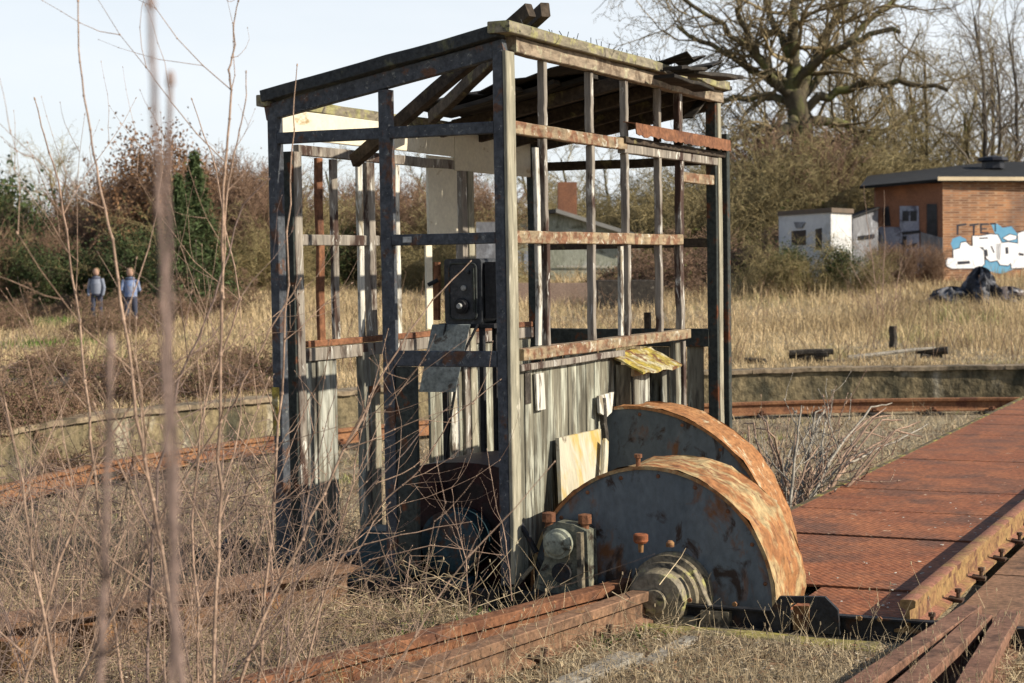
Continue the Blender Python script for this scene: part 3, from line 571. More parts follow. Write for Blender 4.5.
# approach rails (they end at the bridge)
A = onz(655, 586, .03); B = onz(345, 690, .03)
def approach(a, b_, zt, label, name='track_rail', m=rustb, ext=1.5, clips=.55, group=None, curve=0):
    a = np.array(a); b_ = np.array(b_); d = (b_-a); L_ = np.linalg.norm(d); d = d/L_; n = 10; pts = []
    side = np.array([-d[1], d[0], 0])
    for k in range(n+1):
        s_ = (L_+ext)*k/n; p = a+d*s_+side*curve*math.sin(min(1, s_/L_)*math.pi); pts.append((p[0], p[1], zt-.152))
    return rail(name, pts, label, m, clips=clips, group=group, both=True, pr=RAILW)
approach(onz(664, 583, .02), onz(352, 686, .02), .02, 'nearest brown rail of the pair ending at the bearing', ext=.9)
approach(onz(632, 578, .02), onz(300, 664, .02), .02, 'orange topped rail lying just behind the nearest rail', m=rust, ext=1.0)
mb = MB()
for k in range(5):
    c = onz(657-k*68, 592+k*21, -.14); mb = MB(); mb.bx(c[0]-.11, c[0]+.11, c[1]-.30, c[1]+.75, -.26, -.14, jit=.006, ch=.01); o = mb.build('sleeper', darkwood); tag(o, 'dark timber sleeper under the two front rails', 'sleeper', 'sleepers under the two front rails')
for (q1, q2, lb_) in (((972, 605), (856, 683), 'leftmost of three rust red rails fanning out at the lower right'), ((982, 614), (898, 690), 'middle rail of the three fanning out at the lower right'), ((1010, 610), (964, 690), 'rightmost of three rust red rails fanning out at the lower right')):
    approach(onz(*q1, .0), onz(*q2, .0), .0, lb_, m=mat('red brown rail', (.17, .085, .055), (.25, .135, .085), 4, p3=(.11, .06, .04), s3=9, t3=.58, w3=.1, bump=.7, bs=80) if 'redrail' not in MATS else MATS['redrail'], ext=1.2, clips=False)
o = part('edge_timber', mat('mossy edging', (.17, .14, .09), (.11, .09, .06), 5, p3=(.33, .29, .07), s3=5, t3=.52, w3=.06, bump=.9, top=(.26, .22, .07)), (-.27, -.12, -1.9, -.75, -.26, -.128), jit=.006, ch=.015, parent=None); tag(o, 'moss yellowed edging stone in front of the bridge end beam', 'edging')
# big flat beam lower left
bl = empty('steel_beam', onz(100, 605, -.1), 'heavy brown steel beam on blocks at the lower left', 'beam')
a = onz(-60, 629, .07); b_ = onz(345, 563, .07)
I_ = [(-.13, -.25), (.13, -.25), (.13, -.23), (.015, -.22), (.015, -.035), (.13, -.025), (.13, 0), (-.13, 0), (-.13, -.025), (-.015, -.035), (-.015, -.22), (-.13, -.23)]
mb = MB(); mb.sweep(I_, [tuple(lerp(a, b_, k/8)) for k in range(9)], jit=.002); mb.build('flange_beam', rustb, bl)
for k in (1.0, 2.6, 4.2, 5.9):
    c = lerp(a, b_, k/8); mb = MB(); mb.bx(c[0]-.13, c[0]+.13, c[1]-.17, c[1]+.17, -.22-.1, -.21, ch=.01, jit=.004); mb.bx(c[0]-.10, c[0]+.02, c[1]-.15, c[1]-.02, -.21, -.0, ch=.004); mb.build('support_block', rusto, bl)
# timber plank in the foreground
pc_ = MB(); pc_.beam(onz(560, 690, -.12), onz(632, 657, -.12), .12, .05, jit=.004, seg=6); o = pc_.build('grey_plank', greywood); tag(o, 'bleached grey plank lying in the foreground grass', 'plank')
pc_ = MB(); pc_.beam(onz(640, 668, -.13), onz(690, 640, -.13), .07, .04, jit=.004, seg=5); o = pc_.build('grey_plank', greywood); tag(o, 'short grey plank end right of the longer plank', 'plank')
# ------------------------------------------------------------------ pit wall and ring rail
A0, A1 = math.radians(124), math.radians(-75)
def arcp(R, z, n=120, a0=A0, a1=A1): return [(PC[0]+R*math.cos(lerp(a0, a1, k/n)), PC[1]+R*math.sin(lerp(a0, a1, k/n)), z) for k in range(n+1)]
pw = empty('pit_wall', (PC[0]+RW, PC[1], -.7), 'curved mossy concrete wall of the turntable pit with pale coping', 'wall')
mb = MB(); mb.sweep([(-.12, -.35), (.14, -.35), (.14, .312), (-.12, .312)], arcp(RW+.12, -.42), jit=.006); mb.build('wall', conc, pw)
mb = MB(); 
n_ = 240; k = 0
while k < n_:
    L_ = random.randint(7, 15); pa = arcp(RW+.13, -.095+random.uniform(-.012, .008), n_)[k:min(k+L_, n_)+1]; k += L_
    if len(pa) < 2: break
    pa[0] = tuple(lerp(np.array(pa[0]), np.array(pa[1]), .06)); mb = MB(); mb.sweep([(-.19, -.01), (.2, -.01), (.2, .045), (.18, .05), (-.17, .05), (-.19, .045)], pa, jit=.008); mb.build('coping', coping, pw)
rr = empty('ring_rail', (PC[0]+RR, PC[1], -.7), 'rusty curved rail running round the floor of the pit', 'rail')
mb = MB(); mb.sweep([(a*1.5, b_*1.25) for a, b_ in RAIL], arcp(RR, -.655, 160), jit=.0); mb.build('rail_bar', mat('orange rail rust', (.20, .09, .045), (.30, .15, .07), 3, p3=(.14, .06, .035), s3=4, t3=.57, bump=.5), rr, True)
for k in range(34):
    g_ = lerp(A0, A1, (k+.5)/44); c = Vector((PC[0]+RR*math.cos(g_), PC[1]+RR*math.sin(g_), 0)); d = Vector((math.cos(g_), math.sin(g_), 0)); tt = Vector((-d.y, d.x, 0))
    mb = MB(); mb.beam(c-d*.32+Vector((0, 0, -.70)), c+d*.42+Vector((0, 0, -.70)), .24, .09, jit=.006, ch=.01); mb.build('sleeper', darkwood, rr)
    mb = MB(); mb.beam(c-d*.13+Vector((0, 0, -.645)), c-d*.06+Vector((0, 0, -.61)), .09, .04); mb.lathe([(0, .025), (.05, .025)], c-d*.11+Vector((0, 0, -.64)), (0, 0, 1), 6); mb.build('rail_clip', rust, rr)
# low timbers in the yard beyond the pit on the left
for i, (x0, y0, x1, y1, w_, h_, z_, lb_) in enumerate([(90, 414, 200, 400, .22, .14, .0, 'dark old timber lying on the left pit wall'), (178, 392, 215, 388, .3, .16, .02, 'short black timber block behind the left coping'), (20, 352, 160, 350, .25, .2, .0, 'long dark timber in the grass at the left')]):
    a = pt(x0, y0, (18.5, 20, 24, 36)[i]); b_ = pt(x1, y1, (21.5, 21.5, 29, 40)[i]); mb = MB(); mb.beam((a[0], a[1], hz(a[0], a[1])+.02), (b_[0], b_[1], hz(b_[0], b_[1])+.02), w_, h_, jit=.02, ch=.03); o = mb.build('old_timber', darkwood); tag(o, lb_, 'timber')
for i, (x0, y0, x1, y1, lb_) in enumerate([(60, 372, 118, 368, 'dark sleeper lying crooked in the left field behind the wall'), (188, 356, 262, 352, 'long black sleeper in the field just left of the cabin'), (-30, 384, 52, 379, 'dark sleeper at the left edge behind the pit wall'), (130, 380, 165, 377, 'small dark timber stub between the left field sleepers'), (228, 372, 272, 369, 'short dark timber beside the left cabin post')]):
    d0_, d1_ = [(263.5-.0152*0+8-y_)*-1 and FPX*1.62/(y_-268) for y_ in (y0, y1)]; a = pt(x0, y0, d0_); b_ = pt(x1, y1, d1_); mb = MB(); mb.beam((a[0], a[1], hz(a[0], a[1])+.06), (b_[0], b_[1], hz(b_[0], b_[1])+.06), .26, .17, jit=.02, ch=.03); o = mb.build('old_sleeper', darkwood); tag(o, lb_, 'sleeper')
# items along the right coping
def ground_at(x, y, lo=8, hi=120):
    for d in np.arange(lo, hi, .15):
        p = pt(x, y, d)
        if p[2] < hz(p[0], p[1]): return p
    return pt(x, y, hi)
p = ground_at(893, 350, 18); d_ = float((p-POS)@CF)
mb = MB(); mb.beam((p[0], p[1], p[2]-.1), (p[0]-.01, p[1], p[2]+24*d_/FPX), .13, .13, (0, 1, 0), jit=.012, ch=.03, seg=6); o = mb.build('post_stump', darkwood); tag(o, 'short rotten wooden post standing behind the right coping', 'post')
def heap(x0, x1, y, hpx, label, cat, name, m, n=4):
    root = None; mb = MB(); a = ground_at(x0, y, 16); b_ = ground_at(x1, y, 16); d_ = float((a-POS)@CF)
    for k in range(n):
        o1 = random.uniform(0, .5); p1 = lerp(a, b_, o1*.5); p2 = lerp(a, b_, 1-random.uniform(0, .3)); z_ = hpx*d_/FPX*(k+.5)/n
        mb.beam(p1+np.array([random.uniform(-.1, .1), 0, z_]), p2+np.array([random.uniform(-.1, .1), 0, z_+random.uniform(-.02, .05)]), .12, .09, jit=.012, ch=.02)
    o = mb.build(name, m); return tag(o, label, cat)
heap(786, 836, 363, 12, 'pile of black rotten planks on the right coping', 'plank pile', 'plank_pile', darkwood)
heap(735, 776, 364, 6, 'flat dark plank left of the rotten plank pile', 'plank', 'loose_plank', darkwood, 1)
heap(915, 950, 358, 8, 'dark wood scraps right of the wooden post', 'wood scraps', 'wood_scrap', darkwood, 3)
a = ground_at(848, 361, 16); b_ = ground_at(935, 358, 16); mb = MB(); mb.tube([a+_U*.05, lerp(a, b_, .4)+_U*.10, lerp(a, b_, .75)+_U*.15, b_+_U*.17], [.045, .035, .03, .02], 7); o = mb.build('fallen_branch', greywood, None, True); tag(o, 'pale fallen branch resting on the right coping', 'branch')
#%%VEG%%
# ------------------------------------------------------------------ far buildings
def mpt(x, y, d): return pt(x, y, d)
def quadbox(mb, a, b, z0, z1, th):        # wall from a to b (2D), thickness th (2D vector)
    mb.slab([(a[0], a[1], z0), (b[0], b[1], z0), (b[0], b[1], z1), (a[0], a[1], z1)], (th[0], th[1], 0)); return mb
def base2(x, d): p = pt(x, 262, d); return np.array([p[0], p[1]])
def zof(y, x, d): return pt(x, y, d)[2]
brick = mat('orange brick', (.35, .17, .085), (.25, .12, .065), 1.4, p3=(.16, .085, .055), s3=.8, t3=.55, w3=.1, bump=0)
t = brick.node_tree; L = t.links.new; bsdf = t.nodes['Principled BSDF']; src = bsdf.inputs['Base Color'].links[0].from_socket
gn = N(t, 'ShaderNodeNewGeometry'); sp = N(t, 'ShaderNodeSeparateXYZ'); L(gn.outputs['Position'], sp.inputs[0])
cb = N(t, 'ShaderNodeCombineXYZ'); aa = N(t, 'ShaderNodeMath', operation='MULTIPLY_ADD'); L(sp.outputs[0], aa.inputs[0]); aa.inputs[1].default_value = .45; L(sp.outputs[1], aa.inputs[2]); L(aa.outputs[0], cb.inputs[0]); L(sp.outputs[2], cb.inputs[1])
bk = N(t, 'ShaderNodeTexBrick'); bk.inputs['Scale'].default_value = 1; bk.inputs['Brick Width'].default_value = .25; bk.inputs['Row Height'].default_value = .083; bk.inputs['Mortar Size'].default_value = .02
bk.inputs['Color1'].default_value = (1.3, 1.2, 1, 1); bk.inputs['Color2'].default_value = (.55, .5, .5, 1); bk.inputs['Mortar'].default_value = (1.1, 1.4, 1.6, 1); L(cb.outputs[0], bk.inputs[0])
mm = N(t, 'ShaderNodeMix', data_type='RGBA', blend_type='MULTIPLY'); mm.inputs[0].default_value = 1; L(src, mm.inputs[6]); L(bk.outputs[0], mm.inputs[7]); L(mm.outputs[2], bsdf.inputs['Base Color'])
brickd = mat('red brown and shaded brick', (.25, .115, .065), (.19, .09, .055), 1.4, p3=(.32, .14, .07), s3=1.0, t3=.6, w3=.1, bump=.4, bs=30, bd=.02)  # left facade's shade put into this darker brick; the chimney shares it
tarr = mat('black roof felt', (.016, .016, .016), (.03, .03, .03), 3, bump=.5, bs=10, bd=.02)
shedw = mat('white shed wall', (.62, .62, .60), (.5, .5, .5), 1.2, grit=.12, p3=(.42, .42, .41), s3=1.3, t3=.58, w3=.08, bump=.3, bs=8)
greyw = mat('grey boards', (.23, .23, .235), (.14, .14, .15), 2, Z, p3=(.30, .31, .33), s3=1.5, t3=.57, bump=.4, bs=8)
dk = mat('dark opening', (.012, .012, .014), (.03, .03, .035), 4, bump=0, rough=.3)
doorm = mat('pale blue grey door', (.30, .32, .38), (.22, .23, .29), 1.6, p3=(.10, .10, .13), s3=2.6, t3=.58, bump=.2)
D0 = 60.
bb = empty('brick_building', (*base2(950, D0), .9), 'flat roofed orange brick building with graffiti at the right', 'building')
K = base2(943, D0); Lf = base2(876, D0+1.2); Rt = base2(1300, D0+6.5); n_in = np.array([_F[0], _F[1]])*.25
zb = .6; ztop = zof(183, 950, D0)
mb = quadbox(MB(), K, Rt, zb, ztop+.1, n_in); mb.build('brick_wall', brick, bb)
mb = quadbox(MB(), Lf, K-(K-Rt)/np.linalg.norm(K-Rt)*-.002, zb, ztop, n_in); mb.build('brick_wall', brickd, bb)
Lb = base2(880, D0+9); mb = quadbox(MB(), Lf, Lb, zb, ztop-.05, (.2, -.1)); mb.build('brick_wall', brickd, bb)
def rp(x, y, d): return pt(x, y, d)
mb = MB()
e0, e1, e2 = rp(860, 189, D0+.3), rp(938, 182, D0-.5), rp(1310, 183, D0+5.6)
f0, f1, f2 = rp(868, 178, D0+11), rp(993, 164, D0+10), rp(1290, 166, D0+14)
mb.slab([e0, e1, e2, f2, f1, f0], (0, 0, .10)); mb.slab([e0, e1, e1+_U*.10, e0+_U*.10], tuple(_F*.1)); mb.build('roof', tarr, bb)
mb = MB(); e1b, e2b = rp(938, 180.5, D0-.58), rp(1310, 181, D0+5.5); mb.slab([e1b, e2b, e2b+_U*.13, e1b+_U*.13], tuple(_F*.06)); mb.build('fascia_board', mat('buff fascia', (.55, .45, .30), (.45, .36, .24), 2, bump=0), bb)
mb = MB(); p = rp(993, 166, D0+7); mb.lathe([(0, .45), (.25, .42), (.3, .6), (.42, .55), (.5, .1)], p-_U*.1, (0, 0, 1), 10); mb.build('roof_vent', dk, bb)
def onwall(A, B, x, y):      # a point of the wall plane through A-B seen at x,y
    A3 = np.array([A[0], A[1], 0.]); n = np.cross(np.array([B[0]-A[0], B[1]-A[1], 0.]), _U); n /= np.linalg.norm(n)
    if n@_F > 0: n = -n
    r = CF + CR*(x-W/2)/FPX - CU*(y-H/2)/FPX; return POS+r*(((A3-POS)@n)/(r@n)), n
def wallpoly(A, B, pts, m, name, parent, out=.02, th=.02, build=True, mb=None):
    P_ = []
    for (x, y) in pts:
        p, n = onwall(A, B, x, y); P_.append(p+n*out)
    mb2 = mb or MB(); mb2.slab(P_, tuple(-n*th))
    return mb2.build(name, m, parent) if build else mb2
wallpoly(Lf, K, [(900, 206), (919, 206), (920, 274), (900, 274)], doorm, 'door', bb, .04)
wallpoly(Lf, K, [(903, 211), (909, 211), (909, 221), (903, 221)], dk, 'door_pane', bb, .062)
wallpoly(Lf, K, [(911, 211), (917, 211), (917, 221), (911, 221)], dk, 'door_pane', bb, .062)
wallpoly(Lf, K, [(927, 204), (937, 204), (938, 250), (927, 250)], dk, 'window', bb, .03)
wallpoly(Lf, K, [(883, 208), (889, 206), (891, 226), (884, 226)], dk, 'window', bb, .03)
wallpoly(Lf, K, [(878, 227), (900, 227), (900, 275), (878, 275)], doorm, 'boarded_panel', bb, .03)
wallpoly(Lf, K, [(921, 232), (943, 238), (943, 252), (921, 275)], greyw, 'boarded_panel', bb, .045)
mb = MB()
for pl in ([(902, 232), (921, 230), (921, 233), (903, 235)], [(903, 236), (907, 236), (906, 262), (903, 260)], [(905, 246), (917, 243), (918, 246), (906, 249)], [(912, 252), (915, 251), (917, 268), (914, 268)]):
    wallpoly(Lf, K, pl, dk, '', None, .064, .01, False, mb)
mb.build('black_graffiti', dk, bb)
# graffiti on the lit wall (x,y of the piece measured on the wall, 5.69 px per unit)
def gx_(pts): return [(920+a/5.69, 200+b_/5.69) for a, b_ in pts]
gblu = mat('blue spray paint', (.10, .27, .42), (.14, .33, .48), 3, bump=0); gwht = mat('white spray paint', (.80, .80, .80), (.72, .72, .74), 2, bump=0); gblk = mat('black spray paint', (.025, .025, .035), (.04, .04, .05), 3, bump=0)
def graf(polys, m, out, name='graffiti'):
    for q_ in polys: wallpoly(K, Rt, gx_(q_), m, name, bb, out, .003)
graf([[(175, 250), (185, 220), (225, 205), (262, 222), (270, 260), (235, 285), (190, 285)], [(405, 140), (440, 135), (470, 158), (520, 150), (560, 200), (590, 190), (640, 215), (640, 300), (470, 290), (430, 200)], [(350, 345), (440, 335), (560, 340), (560, 380), (470, 420), (430, 415), (340, 388)]], gblu, .004)
def outl(poly, k=4):
    c = np.mean(poly, axis=0); return [tuple(np.array(p)+(np.array(p)-c)/np.linalg.norm(np.array(p)-c)*k) for p in poly]
wh = [[(145, 345), (160, 330), (190, 330), (188, 285), (225, 275), (232, 245), (258, 238), (285, 262), (330, 262), (362, 290), (365, 365), (335, 388), (180, 390), (150, 375)],
      [(298, 205), (345, 205), (400, 195), (440, 198), (462, 240), (455, 340), (400, 350), (375, 330), (360, 270), (300, 262)],
      [(430, 250), (500, 240), (556, 248), (562, 320), (530, 345), (500, 372), (455, 368), (432, 330)],
      [(472, 216), (510, 196), (548, 205), (545, 222), (500, 232)],
      [(556, 190), (590, 178), (660, 185), (690, 230), (680, 380), (600, 385), (520, 388), (515, 352), (560, 320)],
      [(700, 200), (760, 190), (800, 250), (790, 375), (700, 380)]]
graf([outl(q_, 6) for q_ in wh], gblk, .008, 'graffiti_outline'); graf(wh, gwht, .012)
graf([[(212, 350), (280, 346), (285, 362), (212, 368)], [(360, 285), (380, 280), (386, 318), (366, 322)], [(335, 215), (385, 212), (385, 219), (335, 222)], [(484, 270), (500, 268), (502, 305), (486, 308)], [(400, 262), (408, 262), (424, 300), (416, 300)], [(610, 240), (640, 238), (640, 262), (612, 264)], [(560, 300), (590, 305), (588, 318), (560, 314)], [(735, 250), (755, 250), (755, 320), (735, 320)]], gblk, .016, 'graffiti_detail')
graf([[(208, 140), (262, 132), (264, 143), (220, 150), (218, 200), (208, 200)], [(280, 138), (335, 132), (336, 141), (312, 146), (310, 200), (300, 200), (300, 147), (281, 149)], [(340, 132), (390, 132), (392, 142), (352, 144), (352, 160), (380, 160), (380, 168), (352, 168), (352, 182), (390, 182), (390, 192), (342, 192)], [(398, 130), (432, 130), (432, 180), (424, 180), (424, 140), (400, 140)]], gblk, .004, 'black_letters')
# lean-to and white shed
ls = empty('grey_shed', (*base2(866, D0), .9), 'narrow grey lean-to shed between the white shed and brick building', 'shed')
a2_, b2_ = base2(853, D0-.6), base2(878, D0+.4)
mb = MB(); mb.slab([pt(853, 280, D0-.6), pt(878, 280, D0+.4), pt(878, 210, D0+.4), pt(853, 219, D0-.6)], tuple(_F*1.8)); mb.build('wall', greyw, ls)
mb = MB(); mb.slab([pt(852, 219, D0-.7), pt(880, 208.5, D0+.2), pt(880, 206.5, D0+.2), pt(852, 217, D0-.7)], tuple(_F*2.1)); mb.build('roof', tarr, ls)
wallpoly(a2_, b2_, [(858, 236), (874, 234), (874, 238), (858, 240)], dk, 'dark_band', ls, .03)
ws = empty('white_shed', (*base2(820, 63), .9), 'low white shed with dark window openings before the trees', 'shed')
Wk = base2(831, 53); Wl = base2(780, 56); Wr = base2(852, 54.6)
zt = zof(213.5, 820, 54)
mb = quadbox(MB(), Wl, Wk, .5, zt, _F*.2); mb.build('wall', shedw, ws); mb = quadbox(MB(), Wk+np.array([_R[0], _R[1]])*.004, Wr, .5, zt-.0, _F*.2); mb.build('wall', shedw, ws)
mb = MB(); r0, r1, r2, r3 = [np.array([*q_, zt]) for q_ in (Wl, Wk, Wr, base2(800, 60))]; c_ = (r0+r1+r2+r3)/4; mb.slab([c_+(r-c_)*1.06 for r in (r0, r1, r2, r3)], (0, 0, .14)); mb.build('roof', mat('brown roof edge', (.15, .11, .08), (.1, .08, .06), 3, bump=0), ws)
wallpoly(Wl, Wk, [(792, 231), (806, 230), (806, 245), (792, 245)], dk, 'window', ws, .02); wallpoly(Wl, Wk, [(816, 229), (822, 228), (822, 250), (816, 250)], dk, 'door', ws, .02)
wallpoly(Wl, Wk, [(795, 222), (806, 222), (803, 228), (797, 228)], greyw, 'canopy', ws, .05)
yb = empty('yellow_building', (*base2(910, 92), 1), 'pale yellow building glimpsed above the dark flat roof', 'building')
mb = MB(); mb.slab([pt(876, 240, 92), pt(940, 240, 92), pt(940, 160, 92), pt(876, 163, 92)], tuple(_F*5)); mb.build('wall', mat('pale yellow render', (.55, .46, .27), (.48, .4, .24), 1, bump=0), yb)
mb = MB(); mb.slab([pt(868, 205, 91), pt(873, 205, 91), pt(873, 150, 91), pt(868, 150, 91)], tuple(_F*.5)); mb.build('drain_board', greyw, yb)
# gabled house behind the cabin
hs = empty('gabled_house', (*base2(560, 66), .8), 'old pale green gabled house with brick chimney seen through the cabin', 'house')
gw = mat('pale green boards', (.28, .29, .22), (.36, .37, .30), .8, Z, p3=(.45, .45, .40), s3=1.2, t3=.58, p4=(.17, .17, .12), s4=1.6, t4=.58, bump=.3, bs=6)
mb = MB(); mb.slab([pt(478, 300, 66), pt(640, 300, 66), pt(640, 238, 66), pt(556, 213, 66), pt(478, 226, 66)], tuple(_F*9)); mb.build('wall', gw, hs)
mb = MB(); mb.slab([pt(556, 208.5, 65.6), pt(644, 236, 65.6), pt(644, 240, 65.6), pt(556, 212.5, 65.6)], tuple(_F*10)); mb.build('roof', mat('pale grey roof sheets', (.30, .29, .26), (.22, .21, .19), 1, bump=0), hs)
mb = MB(); mb.slab([pt(470, 222, 65.6), pt(556, 208.5, 65.6), pt(556, 212.5, 65.6), pt(470, 227, 65.6)], tuple(_F*10)); mb.build('roof', tarr, hs)
mb = MB(); mb.slab([pt(558, 225, 69), pt(577, 225, 69), pt(577, 182, 69), pt(558, 182, 69)], tuple(_F*.9)); mb.build('chimney', brickd, hs)
HA, HB = base2(478, 66), base2(640, 66)
for x in (513, 524, 535): wallpoly(HA, HB, [(x, 251), (x+8, 251), (x+8, 272), (x, 272)], mat('pale window board', (.33, .38, .45), (.28, .32, .4), 2, bump=0) if 'pale window board' not in MATS else MATS['pale window board'], 'window', hs, .04)
wallpoly(HA, HB, [(556, 265.6), (660, 265.6), (660, 267), (556, 267)], whitep, 'white_pipe', hs, .08)
def lowwall(name, x0, x1, y0, y1, d, m, label, cat, th=.4):
    mb = MB(); mb.slab([pt(x0, y1, d), pt(x1, y1, d), pt(x1, y0, d), pt(x0, y0, d)], tuple(_F*th)); o = mb.build(name, m); return tag(o, label, cat)
lowwall('low_wall', 500, 592, 283, 310, 50, mat('pinkish concrete', (.34, .24, .18), (.27, .19, .14), 1.5, bump=.4, bs=8), 'low pinkish wall behind the dry grass beyond the cabin', 'wall')
lowwall('loading_ramp', 598, 657, 280.5, 312, 48, darkwood, 'low dark wooden loading ramp in the grass behind the cabin', 'ramp', 1.5)
lowwall('plain_block', 476, 506, 222, 275, 55, greyw, 'grey boarded hut partly hidden behind the corner post', 'hut', 2)
# tarpaulin heap
tp = empty('tarpaulin_heap', ground_at(980, 308, 25), 'heap of crumpled black plastic sheeting before the graffiti wall', 'tarpaulin heap')
tpm = mat('black plastic sheet', (.02, .02, .024), (.045, .045, .05), 2, p3=(.16, .16, .17), s3=3.2, t3=.56, w3=.05, bump=1, bs=5, bd=.12, rough=.75)
dT = 47
def blob(cx, cy, wx, hy, dep, m, name, amp=.22, n=30, seed=0):
    V = []; F_ = []; c = pt(cx, cy, dT); rx = wx/2*dT/FPX; rz = hy*dT/FPX
    for i in range(n//2+1):
        th_ = math.pi/2*i/(n//2)
        for j in range(n):
            ph = 2*math.pi*j/n; k = 1+amp*(math.sin(5*ph+3*th_+seed)*math.cos(4*th_+seed*2)+.5*math.sin(11*ph+seed+9*th_)); rr_ = math.cos(th_)*k
            V.append(c+_R*rx*rr_*math.cos(ph)+_F*dep*rr_*math.sin(ph)+_U*rz*math.sin(th_)*(1+amp*.5*math.sin(7*ph+seed)))
    for i in range(n//2):
        for j in range(n): F_.append((i*n+j, i*n+(j+1) % n, (i+1)*n+(j+1) % n, (i+1)*n+j))
    mb = MB(); mb.add(V, F_); return mb.build(name, m, tp, True)
blob(980, 306, 36, 36, .9, tpm, 'sheet', seed=1); blob(952, 305, 48, 17, .8, tpm, 'sheet', seed=3); blob(1008, 306, 46, 18, .9, mat('grey rags', (.14, .11, .10), (.07, .06, .06), 2, p3=(.40, .38, .37), s3=4, t3=.6, bump=1, bs=5, bd=.1), 'rags', seed=5)
# ------------------------------------------------------------------ persons far off on the left
def person(x, yh, d, shirt, label, k=.82, pose=(.25, .22, -.12)):
    p = pt(x, yh, d); zg = p[2]-1.68*k; root = empty('person', (p[0], p[1], zg), label, 'person')
    r3 = _R; f3 = _F; J = lambda a, f_, z: np.array([p[0], p[1], zg])+r3*a*k+f3*f_*k+_U*z*k
    S = [(J(0, 0, .9), J(0, 0, 1.18), .155*k, .165*k), (J(0, 0, 1.18), J(0, 0, 1.42), .165*k, .13*k), (J(0, 0, 1.42), J(0, 0, 1.54), .06*k, .055*k)]
    for s_ in (-1, 1):
        S += [(J(s_*.09, 0, .92), J(s_*.11, .03*s_, .5), .095*k, .06*k), (J(s_*.11, .03*s_, .5), J(s_*.11, -.03*s_, .08), .06*k, .04*k), (J(s_*.11, -.03*s_, .06), J(s_*.11, -.17, .04), .045*k, .035*k)]
    me = segmesh('person', S, 10); o = link('body', me, mat('dark trousers', (.05, .06, .09), (.07, .07, .1), 5, bump=0) if 'dark trousers' not in MATS else MATS['dark trousers'], root)
    S = [(J(0, 0, .95), J(0, 0, 1.2), .175*k, .185*k), (J(0, 0, 1.2), J(0, 0, 1.44), .185*k, .12*k)]
    for s_ in (-1, 1): S += [(J(s_*.17, 0, 1.40), J(s_*pose[0], pose[2]*s_*.5, 1.13), .065*k, .05*k), (J(s_*pose[0], pose[2]*s_*.5, 1.13), J(s_*pose[1], pose[2], .9+(.22 if s_ > 0 and pose[2] > 0 else 0)), .05*k, .04*k)]
    link('shirt', segmesh('shirt', S, 10), shirt, root)
    mb = MB(); mb.lathe([(-.12*k, .04*k), (-.08*k, .08*k), (0, .095*k), (.07*k, .085*k), (.11*k, .04*k)], J(0, 0, 1.62), (0, 0, 1), 12); mb.build('head', mat('skin', (.45, .28, .2), (.4, .25, .18), 5, bump=0) if 'skin' not in MATS else MATS['skin'], root, True)
    mb = MB(); mb.lathe([(0*k, .105*k), (.06*k, .098*k), (.12*k, .05*k)], J(0, .02, 1.63), (0, 0, 1), 12); mb.build('hair', mat('light brown hair', (.20, .13, .07), (.15, .1, .06), 5, bump=0) if 'light brown hair' not in MATS else MATS['light brown hair'], root, True)
person(96, 270, 44, mat('pale blue shirt', (.16, .18, .23), (.22, .24, .29), 5, bump=0), 'person in a pale blue top far off beyond the saplings')
person(130, 270, 43, mat('blue white shirt', (.09, .15, .32), (.30, .33, .40), 9, bump=0), 'person in a blue and white top walking far off left', .9, (.22, .10, .2))
vh = empty('parked_van', (*base2(19, 60), .3), 'pale grey van half hidden by brush at the far left', 'van')
vm = mat('pale van paint', (.42, .47, .50), (.36, .41, .44), 3, bump=0, rough=.4)
mb = MB(); c = pt(19, 268, 62)
def vb(x0, x1, y0, y1, m, nm, d=60, th=3.2, out=0):
    mb = MB(); mb.slab([pt(x0, y1, d-out), pt(x1, y1, d-out), pt(x1-1, y0, d-out), pt(x0+1, y0, d-out)], tuple(_F*th)); mb.build(nm, m, vh)
vb(8, 31, 252, 281, vm, 'body'); vb(11, 28, 256, 266, dk, 'rear_window', out=.02, th=.02); vb(9, 12, 272, 276, redp, 'tail_light', out=.03, th=.02); vb(27, 30, 272, 276, redp, 'tail_light', out=.03, th=.02); vb(10, 14, 279, 286, dk, 'wheel', th=.6, out=-.1); vb(25, 29, 279, 286, dk, 'wheel', th=.6, out=-.1); vb(14, 25, 274, 278, whitep, 'number_plate', out=.03, th=.02)
# ------------------------------------------------------------------ grass and weeds
CAMXY = POS[:2]
def scatter(n, dmin, dmax, x0=-60, x1=1090, pw_=1.0):
    d = dmin*(dmax/dmin)**(rng.uniform(0, 1, n)**pw_); x = rng.uniform(x0, x1, n)
    P_ = POS[None, :2]+_F[None, :2]*d[:, None]+_R[None, :2]*((x-512)/FPX*d)[:, None]; z = height(P_[:, 0], P_[:, 1]); return np.column_stack([P_, z]), d
def keepout(P_):
    x, y = P_[:, 0], P_[:, 1]; R = np.hypot(x-PC[0], y-PC[1])
    bridge = (x > -.28) & (y < .12) & (y > -2.25) & (x < 1) | (x > -.12) & (y < .02) & (y > -4.4) & (x < 18); cabf = (x > -.02) & (x < 3.5) & (y > -.1) & (y < 1.45)
    wall = np.abs(R-RW-.12) < .22; rail_ = (np.abs(R-RR) < .12) & (x > 2)
    return ~(bridge | cabf | (wall & (x > 1.4)) | rail_)
P_, d = scatter(150000, 15, 75); R = np.hypot(P_[:, 0]-PC[0], P_[:, 1]-PC[1]); k = keepout(P_) & (R > RW+.30); P_ = P_[k]; d = d[k]; n = len(P_)
patch = .5+.65*noise2(P_[:, 0], P_[:, 1], .31, 1)+.3*noise2(P_[:, 0], P_[:, 1], 1.1, 4)
